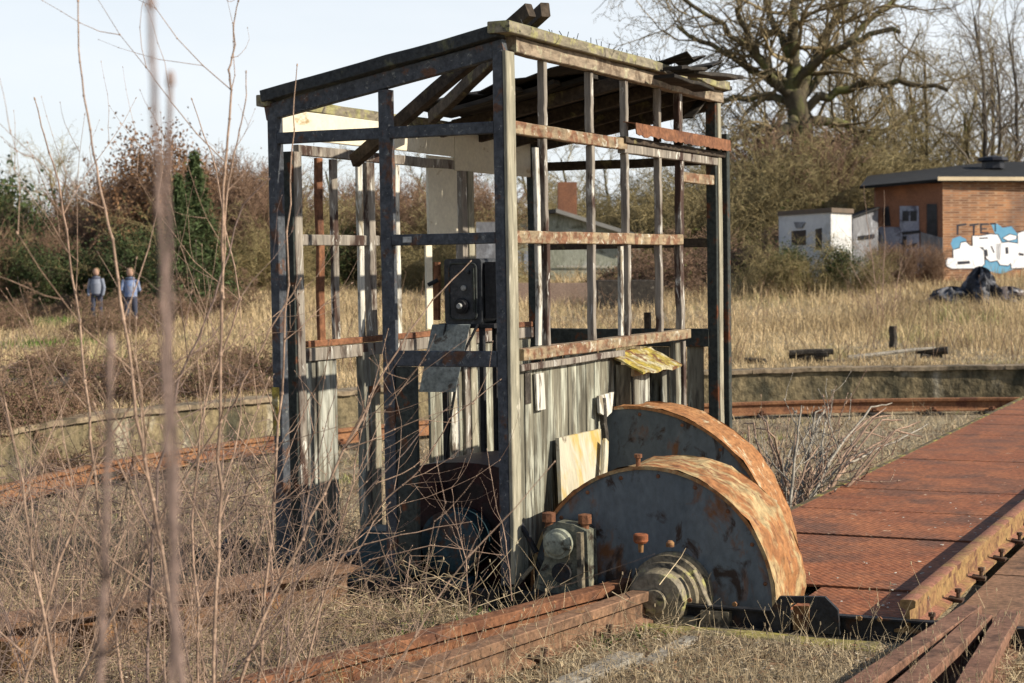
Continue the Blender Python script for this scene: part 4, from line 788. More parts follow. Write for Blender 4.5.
blades('field_grass', P_, (.05+.42*np.clip(patch, 0, 1.2)*rng.uniform(.3, 1.3, n)**1.3)*np.clip(d/30, .7, 1.25), .005+.0003*d, 1.5, straw, 'stuff', 'tall dry straw coloured grass of the field beyond the pit', 'grass')
P_, d = scatter(60000, 9, 26); R = np.hypot(P_[:, 0]-PC[0], P_[:, 1]-PC[1]); k = keepout(P_) & (R < RW+.1) & (noise2(P_[:, 0], P_[:, 1], 1.3, 5) > -.35) & ((R < 10.1) | (rng.uniform(0, 1, len(R)) < .25)); P_ = P_[k]; d = d[k]; n = len(P_)
blades('pit_grass', P_, .04+.15*rng.uniform(0, 1, n)**2, .004+.0003*d, 1.9, straw2, 'stuff', 'short dry grass and stalks on the pit floor', 'grass')
P_, d = scatter(70000, 4.6, 12.5); k = keepout(P_) & (noise2(P_[:, 0], P_[:, 1], 2.3, 2) > -.5); P_ = P_[k]; d = d[k]; n = len(P_)
blades('foreground_grass', P_, .02+.10*rng.uniform(0, 1, n)**2.4, .002+.0003*d, 2.4, straw2, 'stuff', 'matted dry grass in the foreground', 'grass')
P_, d = scatter(24000, 4.6, 12.5); k = keepout(P_) & (noise2(P_[:, 0], P_[:, 1], 2.6, 8) > .0); P_ = P_[k]; d = d[k]; n = len(P_)
blades('dark_grass', P_, .02+.07*rng.uniform(0, 1, n)**1.5, .003+.0003*d, 2.4, mat('brown dead grass', (.20, .145, .09), (.12, .09, .06), 2, bump=0, island=.4), 'stuff', 'dark brown dead grass in the foreground', 'grass')
def leaves(name, n, d0, d1, m, label, s=.02, x0=-60, x1=1090, z=.0, thr=-.2):
    P_, d = scatter(n, d0, d1, x0, x1); k = keepout(P_) & (noise2(P_[:, 0], P_[:, 1], 1.9, 4) > thr); P_ = P_[k]; n = len(P_); az = rng.uniform(0, 6.28, n); ti = rng.normal(0, .5, n)
    a = np.stack([np.cos(az), np.sin(az), np.sin(ti)*.6], 1); b_ = np.stack([-np.sin(az), np.cos(az), np.cos(ti*3)*.3], 1); s_ = (rng.uniform(.5, 1.2, n)*s)[:, None]; P_ = P_+np.array([0, 0, .015+z])+np.stack([0*az, 0*az, rng.uniform(0, .03, n)], 1)
    V = np.stack([P_-a*s_, P_+b_*s_*.6, P_+a*s_, P_-b_*s_*.6], 1).reshape(-1, 3); Q = np.arange(4*n).reshape(-1, 4); o = link(name, npmesh(name, V, Q), m); tag(o, label, 'leaf litter', kind='stuff')
leaves('leaf_litter', 26000, 4.6, 14, leafm, 'brown fallen leaves and bits on the near ground', .017)
leaves('pale_litter', 9000, 4.6, 14, mat('pale litter bits', (.50, .43, .32), (.36, .3, .22), 3, bump=0, island=.4), 'pale straw bits and chips on the near ground', .011, thr=-.6)
leaves('pit_litter', 16000, 10, 24, leafm, 'dark litter on the pit floor', .035, thr=-.1)
def tuft(x, y, r, n, h_, d, name, label, m=greeng):
    c = ground_at(x, y, 8); P_ = np.tile(c, (n, 1)); g_ = rng.normal(0, r, (n, 2)); P_[:, 0] += g_[:, 0]; P_[:, 1] += g_[:, 1]; P_[:, 2] = height(P_[:, 0], P_[:, 1])
    blades(name, P_, h_*rng.uniform(.4, 1, n), np.full(n, .012+d*.0004), 1.0, m, 'thing', label, 'weeds')['kind'] = 'stuff'
tuft(72, 327, .55, 900, .35, 25, 'green_tuft', 'bright green grass tuft in the field at the left'); tuft(62, 345, .6, 500, .2, 25, 'green_tuft', 'lower green grass patch beneath the bright tuft at the left')
tuft(245, 345, .5, 250, .2, 25, 'green_tuft', 'faint green patch just left of the cabin'); tuft(500, 640, .25, 350, .06, 8, 'moss_tuft', 'yellow green moss patch by the front rails', greeng)
tuft(600, 640, .15, 200, .05, 8, 'moss_tuft', 'small green moss patch beside the grey plank', greeng)
def tangle(name, n, d0, d1, hmax, L_, r, m, label, x0=-60, x1=1090, thr=-.3):
    P_, d = scatter(n, d0, d1, x0, x1); k = keepout(P_) & (noise2(P_[:, 0], P_[:, 1], 1.7, 9) > thr); P_ = P_[k]; n = len(P_); az = rng.uniform(0, 6.28, n); el = rng.normal(.12, .35, n); L2 = L_*rng.uniform(.3, 1.2, n)
    P_ = P_+np.stack([0*az, 0*az, hmax*rng.uniform(0, 1, n)**2.5], 1); D_ = np.stack([np.cos(az)*np.cos(el), np.sin(az)*np.cos(el), np.sin(el)], 1)*L2[:, None]
    Mi = P_+D_*.5+rng.normal(0, .12, (n, 3))*L2[:, None]; S = []
    for i in range(n): S.append((P_[i], Mi[i], r, r*.8)); S.append((Mi[i], P_[i]+D_[i], r*.8, r*.45))
    tag(link(name, segmesh(name, S, 3), m), label, 'twigs', kind='stuff')
tangle('twig_litter', 9000, 4.6, 9, .10, .16, .0016, straw2, 'fine dead stalks lying tangled on the near ground')
tangle('twig_litter', 7000, 8, 20, .25, .35, .003, straw2, 'fine dead stalks tangled round the rails and pit', thr=-.1)
tangle('twig_tangle', 1500, 5.2, 10.5, .40, .42, .0016, twig, 'tangled thin twigs in the lower left corner', -60, 420, -.6)
tangle('twig_tangle', 1500, 13, 24, .5, .6, .005, twigp, 'brown twig tangle along the left pit wall', -60, 300, -.4)
# single dry stalks
def stalks(name, n, d0, d1, h0, h1, label, x0=-40, x1=1070, m=straw2, rad=.0016, seedd=0):
    P_, d = scatter(n, d0, d1, x0, x1); k = keepout(P_); P_ = P_[k]; S = []
    for p in P_:
        h_ = random.uniform(h0, h1)*random.uniform(.5, 1); lx, ly = random.gauss(0, .14), random.gauss(0, .14); q = p.copy(); kk = 5
        for i in range(kk):
            e = p+np.array([lx*(i+1)/kk*(1+.4*i)*h_, ly*(i+1)/kk*(1+.4*i)*h_, h_*(i+1)/kk]); S.append((q, e, rad*(1-i*.15), rad*(1-(i+1)*.15)))
            if i > 1 and random.random() < .5:
                a = random.uniform(0, 6.28); t_ = e+np.array([math.cos(a)*.3, math.sin(a)*.3, .6])*random.uniform(.05, .18)*min(1, h_*3); S.append((e, t_, rad*.6, rad*.3))
                if random.random() < .4: S.append((t_, t_+np.array([0, 0, .012]), rad*2.2, rad*1.6))
            q = e
    o = link(name, segmesh(name, S, 3), m); tag(o, label, 'weeds', kind='stuff')
stalks('dry_weeds', 800, 4.8, 7.6, .12, .42, 'dry weed stalks standing in the foreground', 300, 1070)
stalks('dry_weeds', 500, 7.6, 14, .2, .6, 'dry weed stalks around the rails and the cabin', -40, 560)
stalks('dry_weeds', 260, 13, 22, .3, .8, 'dry weed stalks on the pit floor', -40, 1070, straw2, .004)
stalks('dry_weeds', 500, 26, 60, .5, 1.3, 'tall brown weed stalks in the field', -40, 1070, twigr, .008)
# ------------------------------------------------------------------ woody plants
def rot(d, a, ax):
    return np.array(Matrix.Rotation(a, 3, Vector(ax)) @ Vector(d))
def grow(S, p, d, L_, r, lev, cfg, Tp):
    n = cfg['seg'][lev]; st = L_/n; q = np.array(p, float); d = np.array(d, float); r1 = r*cfg.get('tap', .45)
    for i in range(n):
        j = cfg['jit'][lev]; d = d+np.array([random.gauss(0, j), random.gauss(0, j), random.gauss(0, j)+cfg['up'][lev]]); d /= np.linalg.norm(d)
        e = q+d*st; ra, rb = lerp(r, r1, i/n), lerp(r, r1, (i+1)/n); S[min(lev, cfg.get('split', 1))].append((q, e, ra, rb)); q = e
        if lev < cfg['lev'] and (i+1)/n > cfg['from'][lev]:
            for _ in range(cfg['kids'][lev] if random.random() < cfg.get('pk', 1) else 0):
                ax = np.cross(d, np.array([random.gauss(0, 1), random.gauss(0, 1), random.gauss(0, 1)])); ax /= np.linalg.norm(ax)
                nd = rot(d, math.radians(random.uniform(*cfg['ang'][lev])), ax)
                grow(S, e, nd, L_*cfg['len'][lev]*random.uniform(.6, 1.1)*(1-.35*i/n), max(rb*cfg['rad'][lev], cfg['rmin']), lev+1, cfg, Tp)
    Tp.append(q)
def mkplant(name, cfg, mats, label, cat, group, leaf=None, starts=None):
    S = [[], []]; Tp = []
    for (p, d, L_, r) in starts: grow(S, p, d, L_, r, 0, cfg, Tp)
    root = bpy.data.objects.new(name, None); COL.objects.link(root); ORG[root.name] = Vector((0, 0, 0)); tag(root, label, cat, group)
    if S[0]: link(cfg.get('n0', 'trunk'), segmesh('trunk', S[0], cfg.get('n', 5)), mats[0], root)
    if S[1]: link(cfg.get('n1', 'crown'), segmesh('crown', S[1], 3), mats[1], root)
    if leaf:
        lm, nl, ls_, sp_ = leaf; T = np.array(Tp); ii = rng.integers(0, len(T), nl); P_ = T[ii]+rng.normal(0, sp_, (nl, 3)); a = rng.normal(0, 1, (nl, 3)); a /= np.linalg.norm(a, axis=1, keepdims=True); b_ = np.cross(a, rng.normal(0, 1, (nl, 3))); b_ /= np.linalg.norm(b_, axis=1, keepdims=True); s_ = (rng.uniform(.6, 1.3, nl)*ls_)[:, None]
        V = np.stack([P_-a*s_, P_+b_*s_*.6, P_+a*s_, P_-b_*s_*.6], 1).reshape(-1, 3); link('foliage', npmesh('foliage', V, np.arange(4*nl).reshape(-1, 4)), lm, root)
    return root
def place(root, p, rz, s=1., tilt=0): root.location = Vector((float(p[0]), float(p[1]), float(p[2]))); root.rotation_euler = (tilt, 0, rz); root.scale = (s, s, s); return root
def dup(root, label=None):
    r = root.copy(); COL.objects.link(r)
    if label: r['label'] = label
    for ch in root.children: c = ch.copy(); COL.objects.link(c); c.parent = r
    return r
def tw(n, s=.1): return [((random.gauss(0, s), random.gauss(0, s), 0), (random.gauss(0, .35), random.gauss(0, .35), 1)) for _ in range(n)]
T_CFG = dict(lev=4, seg=[9, 7, 6, 5, 4], jit=[.07, .16, .2, .22, .25], up=[.05, .05, .04, .02, 0], kids=[2, 1, 1, 1], ang=[(30, 70), (25, 65), (25, 70), (25, 70)], len=[.55, .55, .5, .45], rad=[.5, .55, .55, .5], rmin=.014, split=1, tap=.35, n=6)
T_CFG['from'] = [.25, .15, .1, .1]
THIN = dict(T_CFG, kids=[2, 2, 1, 1], lev=3, ang=[(20, 45), (20, 50), (25, 60), (25, 60)], len=[.45, .45, .5, .5], rmin=.012); THIN['from'] = [.2, .1, .1, .1]
# the big oak on the right: main limbs set by hand
oak_cfg = dict(T_CFG, seg=[8, 8, 6, 5, 4], kids=[2, 2, 1, 1], pk=.62, rmin=.012, jit=[.13, .2, .22, .25, .25], up=[.03, .02, .02, .0, -.02])
oak_cfg['from'] = [.1, .1, .1, .1]
D1 = 78
def T3(x, y, dz=0): return pt(x, y, D1+dz)-pt(806, 262, D1)
S = [[], []]; Tp = []
tr = [(806, 275), (806, 200), (804, 150), (800, 120), (794, 95)]; rr_ = [.70, .60, .55, .52, .48]
for i in range(4): S[0].append((T3(*tr[i]), T3(*tr[i+1]), rr_[i], rr_[i+1]))
limbs = [((794, 95), (790, 60), (793, 20), (798, -40), .34, 0), ((798, 100), (812, 70), (822, 40), (850, -10), .33, 1), ((796, 100), (778, 82), (750, 50), (735, 10), .27, -1), ((800, 120), (780, 128), (765, 140), (758, 190), .26, -2), ((802, 125), (826, 115), (852, 118), (880, 150), .25, 1), ((804, 140), (830, 150), (870, 140), (915, 110), .24, 3), ((798, 105), (770, 95), (735, 90), (700, 110), .2, 2), ((794, 90), (805, 60), (845, 40), (900, 30), .22, -2), ((790, 60), (775, 30), (765, 5), (760, -30), .2, 1), ((800, 110), (770, 70), (720, 50), (680, 30), .2, 1), ((796, 92), (760, 60), (700, 10), (660, -20), .16, -1), ((806, 110), (850, 80), (900, 70), (950, 90), .2, -1), ((800, 100), (840, 50), (890, 0), (930, -40), .2, 2), ((800, 135), (770, 120), (725, 130), (700, 170), .16, 1), ((803, 150), (780, 165), (740, 180), (715, 215), .18, -1)]
for a, b_, c, e, r, dz in limbs:
    A_, B_, C_, E_ = T3(*a), T3(*b_, dz*.5), T3(*c, dz*1.4), T3(*e, dz*2.4); prev = A_
    for k in range(1, 13):
        u = k/12; q = (1-u)**3*A_+3*(1-u)**2*u*B_+3*(1-u)*u*u*C_+u**3*E_; q = q+rng.normal(0, .08, 3); ra, rb = r*(1-.6*(k-1)/12), r*(1-.6*k/12); S[0].append((prev, q, ra*1.05, rb*1.05))
        if k > 2:
            d = (q-prev)/np.linalg.norm(q-prev)
            for _ in range(1):
                ax = np.cross(d, rng.normal(0, 1, 3)); ax /= np.linalg.norm(ax); grow(S, q, rot(d, math.radians(random.uniform(30, 75)), ax), random.uniform(2.2, 4.4), rb*.5, 1, oak_cfg, Tp)
        prev = q
oak = bpy.data.objects.new('bare_oak_tree', None); COL.objects.link(oak); tag(oak, 'largest bare oak with thick forked trunk above the white shed', 'tree'); ORG[oak.name] = Vector((0, 0, 0))
link('trunk', segmesh('trunk', S[0], 8), bark, oak); link('crown', segmesh('crown', S[1], 3), mat('dark golden twigs', (.26, .20, .105), (.15, .115, .065), .4, bump=0, island=.4), oak); oak.location = Vector(pt(806, 262, D1))
NSEG = len(S[1])
protos = {}
protos['tall'] = mkplant('bare_tree', dict(T_CFG, lev=3, kids=[2, 2, 1]), (bark, twigo), 'x', 'tree', None, None, [((0, 0, -.5), (0, 0, 1), 11, .22)])
protos['tall2'] = mkplant('bare_tree', dict(THIN, kids=[2, 2, 1]), (bark, twigo), 'x', 'tree', None, None, [((0, 0, -.5), (.05, 0, 1), 12, .17)])
protos['slim'] = mkplant('slim_bare_tree', dict(THIN, kids=[2, 1, 1], lev=3), (mat('dark bark', (.06, .05, .04), (.09, .075, .06), 2, bump=0), twigg), 'x', 'tree', None, None, [((0, 0, -.5), (0, 0, 1), 12, .16), ((.3, 0, 3), (.25, .1, 1), 7, .1)])
arch = dict(T_CFG, lev=2, seg=[9, 6, 4], jit=[.12, .2, .25], up=[-.13, -.1, -.03], kids=[2, 2], ang=[(20, 60), (25, 70)], len=[.5, .45], rad=[.6, .6], rmin=.012, split=0, n0='stems', n1='twigs'); arch['from'] = [.1, .1]
protos['arch'] = mkplant('arching_shrub', arch, (twigo, twigo), 'x', 'shrub', None, None, [((*np.random.RandomState(i).normal(0, .5, 2), 0), (random.gauss(0, .6), random.gauss(0, .6), 1.3), random.uniform(4, 6), .04) for i in range(26)])
protos['arch2'] = mkplant('arching_shrub', arch, (twigo, twigo), 'x', 'shrub', None, (leafo, 2600, .055, .28), [((*np.random.RandomState(i+50).normal(0, .5, 2), 0), (random.gauss(0, .5), random.gauss(0, .5), 1.3), random.uniform(3.5, 5), .04) for i in range(20)])
upr = dict(arch, up=[.02, .03, .03], jit=[.08, .14, .2], ang=[(15, 40), (20, 50)], n0='stems')
protos['brush'] = mkplant('red_brown_shrub', upr, (twigr, twigr), 'x', 'shrub', None, (leafr, 1300, .05, .25), [((random.gauss(0, .6), random.gauss(0, .6), 0), (random.gauss(0, .25), random.gauss(0, .25), 1), random.uniform(2.6, 4.4), .03) for i in range(24)])
protos['brush2'] = mkplant('red_brown_shrub', upr, (twigr, twigg), 'x', 'shrub', None, None, [((random.gauss(0, .6), random.gauss(0, .6), 0), (random.gauss(0, .25), random.gauss(0, .25), 1), random.uniform(2.6, 4.8), .03) for i in range(26)])
protos['green'] = mkplant('evergreen_shrub', upr, (bark, bark), 'x', 'shrub', None, (leafg, 5200, .075, .35), [((random.gauss(0, .5), random.gauss(0, .5), 0), (random.gauss(0, .25), random.gauss(0, .25), 1), random.uniform(2, 3.4), .04) for i in range(14)])
protos['low'] = mkplant('low_bramble', dict(arch, up=[-.12, -.1, -.03]), (twigr, twigr), 'x', 'shrub', None, (leafo, 900, .045, .2), [((random.gauss(0, .5), random.gauss(0, .5), 0), (random.gauss(0, .7), random.gauss(0, .7), 1), random.uniform(1.1, 2.0), .016) for i in range(22)])
protos['leafy'] = mkplant('russet_leaved_tree', dict(T_CFG, lev=3, kids=[2, 2, 1]), (bark, twigr), 'x', 'tree', None, (leafr, 1500, .075, .45), [((0, 0, -.3), (0, 0, 1), 4.6, .14)])
# conifer
S = [[((0, 0, -.3), (0, 0, 5.2), .12, .02)], []]; V = []
for k in range(620):
    z = .2+4.9*random.random()**1.2; R_ = (5.2-z)*.33*random.uniform(.55, 1.25); a = random.uniform(0, 6.28); e = np.array([math.cos(a)*R_, math.sin(a)*R_, z-.15*R_]); S[1].append((np.array([0, 0, z]), e, .015, .006))
    for j in range(9): V.append(lerp(np.array([0, 0, z]), e, random.uniform(.35, 1))+rng.normal(0, .07, 3))
con = bpy.data.objects.new('conifer', None); COL.objects.link(con); ORG['conifer'] = Vector((0, 0, 0)); tag(con, 'x', 'tree')
link('trunk', segmesh('trunk', [tuple(np.array(q) if hasattr(q, '__len__') else q for q in s_) for s_ in S[0]], 6), bark, con); link('branches', segmesh('branches', S[1], 3), bark, con)
T = np.array(V); nl = len(T); a = rng.normal(0, 1, (nl, 3)); a /= np.linalg.norm(a, axis=1, keepdims=True); b_ = np.cross(a, rng.normal(0, 1, (nl, 3))); b_ /= np.linalg.norm(b_, axis=1, keepdims=True)
link('foliage', npmesh('foliage', np.stack([T-a*.12, T+b_*.03, T+a*.12, T-b_*.03], 1).reshape(-1, 3), np.arange(4*nl).reshape(-1, 4)), leafg, con); protos['conifer'] = con
used = set()
def put(key, x, d, s, label, group=None, rz=None, sink=0, hpx=None):
    src = protos[key]; o = src if key not in used else dup(src); used.add(key); p = pt(x, 262, d); g_ = hz(p[0], p[1]); place(o, (p[0], p[1], g_-sink), random.uniform(0, 6.28) if rz is None else rz, s); o['label'] = label
    if group: o['group'] = group
    elif 'group' in o: del o['group']
    return o
# right: trees
put('slim', 985, 80, 1.0, 'dark slim tree rising at the right edge above the brick building')
put('slim', 1016, 82, .95, 'second dark slim tree cut by the right picture edge')
put('tall2', 868, 80, .95, 'slender pale forked tree right of the big oak'); put('tall2', 840, 88, .9, 'thin bare tree between the oak and the slender forked tree')
put('tall2', 925, 84, .85, 'bare tree behind the roof vent of the brick building')
GR = 'bare trees standing behind the big oak'
for x, d, s in ((745, 82, .62), (775, 90, .8), (830, 92, .85), (890, 84, .7), (940, 88, .8), (710, 86, .5), (975, 84, .7)):
    put('tall', x, d, s, 'spreading bare tree in the row close behind the oak', 'spreading bare trees close behind the oak')
for x, d, s in ((690, 96, .6), (725, 94, .75), (755, 100, .85), (900, 90, .9), (950, 92, .9), (1000, 90, 1.), (655, 100, .55), (1030, 84, .9), (880, 98, .95), (965, 100, 1.0)):
    put(random.choice(('tall', 'tall2')), x, d, s*random.uniform(.85, 1), 'bare grey brown tree in the far row behind the oak', GR)
GA = 'olive arching shrubs of the right thicket'
for i in range(60):
    x = random.uniform(690, 1040); d = random.uniform(70, 88)
    if x > 860: d = random.uniform(76, 90)
    put(random.choice(('arch', 'arch', 'arch2', 'brush2')), x, d, random.uniform(.6, 1.05)*(1.15 if 740 < x < 900 else .95), 'olive gold arching bare shrub in the thicket behind the sheds', GA)
for i in range(16):
    put('arch', random.uniform(500, 720), random.uniform(74, 84), random.uniform(.45, .8), 'olive gold arching bare shrub in the thicket behind the sheds', GA)
GL = 'low brambles along the foot of the thicket'
for i in range(30):
    put('low', random.choice((random.uniform(640, 772), random.uniform(690, 775))), random.uniform(55, 62), random.uniform(.5, .95), 'low brown bramble at the foot of the right thicket', GL)
for i, x in enumerate((772, 790, 808, 838, 852)): put(('arch2', 'green')[i % 2], x, 51.5, random.uniform(.32, .40), 'low dark evergreen hedge bush before the white shed', 'hedge bushes before the white shed')
for x in (878, 888, 905, 932): put('brush2', x, 57, .26, 'small bare shrub before the brick building door', 'small shrubs before the brick building')
# middle (seen through the cabin) and left treeline
GM = 'red brown shrubs of the left treeline'
for i in range(64):
    x = random.uniform(-20, 480); d = random.uniform(58, 78); s = random.uniform(.6, 1.0)*(1.0 if 70 < x < 270 else .78)
    put(random.choice(('brush', 'brush2', 'brush2')), x, d, s, 'red brown bare shrub in the treeline behind the left field', GM)
for i in range(22):
    put(random.choice(('arch', 'arch2')), random.uniform(-20, 480), random.uniform(56, 74), random.uniform(.4, .7), 'olive arching shrub among the left treeline', 'olive arching shrubs of the left treeline')
for x, d, s in ((125, 60, .95), (150, 62, 1.0), (175, 60, 1.05), (200, 63, .9), (108, 64, .85), (222, 66, .7), (160, 68, 1.1)):
    put('leafy', x, d, s, 'tree with russet dead leaves in the clump left of the cabin', 'russet leaved trees in the clump left of the cabin')
for x, d, s in ((180, 50, .78), (197, 52, .9)): put('conifer', x, d, s, 'slimmer dark green conifer on the left of the pair' if x < 190 else 'taller green conifer on the right of the pair')
for x, d, s in ((5, 62, 1.2), (30, 66, .9), (60, 60, .7), (20, 58, .6), (45, 57, .5), (75, 58, .55), (135, 57, .6), (330, 60, .5), (360, 62, .55), (150, 58, .7), (250, 60, .55), (425, 62, .6), (118, 57, .55), (90, 63, .7)): put('green', x, d, s, 'evergreen shrub showing among the bare left treeline', 'evergreen shrubs of the left treeline')
for x, d, s in ((40, 74, .5), (75, 78, .55), (350, 84, .5), (400, 86, .5), (440, 84, .55), (480, 90, .5), (540, 92, .6), (585, 94, .6), (620, 94, .6)): put('tall', x, d, s, 'small bare tree on the skyline left of the oak', 'small bare trees on the skyline')
put('tall2', 20, 66, .42, 'thin white stemmed tree at the far left edge')
GB = 'low brambles in the left field'
for x, d, s_ in ((92, 41, .42), (101, 40, .4), (126, 40, .42), (137, 41, .4), (114, 41, .4)): put('low', x, d, s_, 'low brown bramble tangle in the left field', GB)
for x in (-10, 15, 38, 70, 95, 120, 150, 185, 215, 240, 262):
    p_ = onz(x+random.uniform(-8, 8), 436-.17*x+random.uniform(0, 22), -.3); o_ = dup(protos['low'], 'small brown bramble growing against the left pit wall'); o_['group'] = 'brambles against the left pit wall'; place(o_, (p_[0], p_[1], hz(p_[0], p_[1])), random.uniform(0, 6), random.uniform(.22, .4))
for i in range(30):
    x = random.uniform(-20, 230); d = random.choice((random.uniform(24, 30), random.uniform(42, 54), random.uniform(42, 54), random.uniform(46, 54), random.uniform(46, 54)))
    if 85 < x < 150 and d < 46: d = random.uniform(22, 26)
    put('low', x, d, random.uniform(.3, .6)*(.6 if d < 35 else 1), 'low brown bramble tangle in the left field', GB)
# slim pale shrub in the right field
def whip(name, pts, r0, r1, m, label, cat='sapling', twigs=0, tl=.3, group=None, tm=None, seed=None, nsub=4, tr_=.5, buds=True, droop=0, tmax=.62):
    P_ = [np.array(p, float) for p in pts]; Q_ = []
    for i in range(len(P_)-1):
        for k in range(nsub): Q_.append(lerp(P_[i], P_[i+1], k/nsub)+rng.normal(0, .0012, 3)*np.linalg.norm(P_[i+1]-P_[i])*8)
    Q_.append(P_[-1]); n = len(Q_)-1; S = []; TW = []
    for i in range(n):
        ra, rb = lerp(r0, r1, i/n), lerp(r0, r1, (i+1)/n); S.append((Q_[i], Q_[i+1], ra, rb))
        if buds and i % 2 == 0: S.append((Q_[i]-(Q_[i+1]-Q_[i])*.04, Q_[i]+(Q_[i+1]-Q_[i])*.06, ra*1.45, ra*1.3))
    if buds: e = Q_[-1]; d = (Q_[-1]-Q_[-2]); d /= np.linalg.norm(d); S.append((e, e+d*r1*5, r1*2.0, r1*1.2))
    for k in range(twigs):
        i = random.randint(int(n*.10), max(1, int(n*tmax))); d = (Q_[i+1]-Q_[i]); d /= np.linalg.norm(d); ax = np.cross(d, rng.normal(0, 1, 3)); ax /= np.linalg.norm(ax)
        def shoot(p, d, L_, r, lv):
            q = p; m_ = 5
            for j in range(m_):
                d = d+rng.normal(0, .09, 3)+np.array([0, 0, .10-droop]); d /= np.linalg.norm(d); e = q+d*L_/m_; TW.append((q, e, r*(1-.13*j), r*(1-.13*(j+1)))); q = e
                if random.random() < .5: TW.append((q-d*r, q+d*r*1.5, r*1.5, r*1.2))
                if lv < 1 and random.random() < .5:
                    ax = np.cross(d, rng.normal(0, 1, 3)); ax /= np.linalg.norm(ax); shoot(q, rot(d, math.radians(random.uniform(30, 60)), ax), L_*random.uniform(.3, .6), r*.65, lv+1)
            TW.append((q, q+d*r*4, r*1.2, r*.5))
        shoot(Q_[i], rot(d, math.radians(random.uniform(28, 62)), ax), tl*random.uniform(.4, 1.3), max(lerp(r0, r1, i/n)*tr_, .0010), 0)
    o = link(name, segmesh(name, S+TW, 5), m); return tag(o, label, cat, group)
p0 = ground_at(878, 330, 20); dd = float((p0-POS)@CF)
for i, (xs) in enumerate((((886, 338), (882, 300), (885, 240), (884, 190)), ((880, 338), (876, 290), (868, 230), (864, 185)), ((884, 338), (895, 300), (901, 262), (912, 240)), ((882, 338), (868, 300), (850, 262)))):
    whip('slim_field_shrub', [pt(x, y, dd+i*.3) for x, y in xs], .014, .005, twig, 'slim pale bare shrub in the field beside the rotten post', 'shrub', 10, .8, 'slim bare stems in the right field', buds=False)
# branch tangle between the rear cover and the deck
for i in range(24):
    b0 = pt(random.uniform(745, 815), random.uniform(470, 500), random.uniform(12.2, 13.4)); b0[2] = hz(b0[0], b0[1]); x1 = random.uniform(735, 930); y1 = random.uniform(395, 450)
    e_ = pt(x1, y1, random.uniform(12.5, 15)); m_ = lerp(b0, e_, .5)+np.array([0, 0, random.uniform(.05, .30)]); m2_ = lerp(b0, e_, .8)+np.array([0, 0, random.uniform(.05, .25)])
    whip('tangled_branch', [b0, lerp(b0, m_, .5)+np.array([0, 0, .08]), m_, m2_, e_], .017, .005, (twig, greywood)[i % 3 == 0], 'tan bare branch in the tangle between rear cover and deck', 'branch', 5, .45, 'tangled branches between the rear cover and the deck', buds=False)
# ------------------------------------------------------------------ foreground saplings
def st(px, d0, d1=None):
    n = len(px); return [pt(x, y, lerp(d0, d1 or d0, i/(n-1))) for i, (x, y) in enumerate(px)]
whip('sapling', st([(186, 720), (172, 600), (167, 450), (163, 330), (160, 210), (153, 110), (150, 8)], 1.5), .0046, .0025, twigp, 'nearest blurred sapling stem reaching the top of the picture', twigs=0)
whip('sapling', st([(172, 690), (176, 500), (170, 300), (167, 190), (170, 85)], 1.75), .0035, .0026, twigp, 'blurred stem close behind the nearest one, ending lower', twigs=0)
whip('sapling', st([(98, 720), (103, 600), (105, 520), (110, 350)], 1.7), .0045, .003, twigp, 'short blurred stem at the lower left of the nearest stem', twigs=2, tl=.15)
whip('sapling', st([(182, 700), (170, 600), (152, 500), (138, 420), (124, 320), (112, 240), (98, 180), (90, 130), (79, 62), (78, 2)], 4.85), 0.0063, 0.0019, twig, 'tall thin sapling whose tip leaves the top left', twigs=8, tl=.52)
whip('sapling', st([(214, 700), (217, 560), (220, 420), (222, 290), (223, 200), (226, 150), (231, 90), (229, 70), (235, 45), (233, 26), (238, 2)], 5.30), 0.0060, 0.0017, twig, 'tall straight sapling rising to the top left of the cabin', twigs=8, tl=.55)
whip('sapling', st([(222, 300), (226, 200), (232, 165), (240, 130), (246, 100), (246, 73)], 5.30), 0.0032, 0.0015, twig, 'thin shoot forking right off the tall straight sapling', twigs=3, tl=.25)
whip('sapling', st([(125, 700), (108, 580), (92, 440), (80, 320), (66, 230), (55, 170), (44, 135), (35, 100)], 5.60), 0.0055, 0.0017, twig, 'leaning sapling nearest the left picture edge', twigs=10, tl=.5)
whip('sapling', st([(255, 700), (268, 560), (278, 450), (284, 340), (289, 230), (293, 130), (297, 66)], 6.50), 0.0069, 0.0017, twig, 'sapling standing right before the left cabin post', twigs=8, tl=.5)
whip('sapling', st([(200, 700), (190, 520), (205, 400), (240, 300), (215, 170), (192, 100)], 6.05), 0.0055, 0.0015, twig, 'crooked sapling between the two tall thin ones', twigs=9, tl=.55)
whip('sapling', st([(60, 700), (40, 600), (20, 480), (-10, 330)], 5.00), 0.0055, 0.0017, twig, 'sapling leaning out of the left picture edge', twigs=8, tl=.5)
whip('sapling', st([(232, 700), (262, 620), (300, 540), (345, 450), (385, 370), (432, 300), (470, 262)], 6.20, 6.50), 0.0074, 0.0017, twig, 'long whip slanting right toward the control box', twigs=9, tl=.5)
whip('sapling', st([(300, 640), (340, 560), (385, 500), (420, 470), (450, 420), (500, 380)], 7.60), 0.0055, 0.0017, twig, 'whip slanting right across the lower frame post', twigs=7, tl=.5)
whip('sapling', st([(150, 700), (190, 640), (260, 590), (330, 555), (400, 535), (470, 522)], 7.10), 0.0055, 0.0017, twig, 'low arching whip across the lower left beam', twigs=10, tl=.5, droop=.06)
whip('sapling', st([(240, 700), (300, 610), (370, 560), (430, 545), (500, 555)], 7.55), 0.0046, 0.0017, twig, 'low whip bending toward the foot of the corner post', twigs=8, tl=.5, droop=.06)
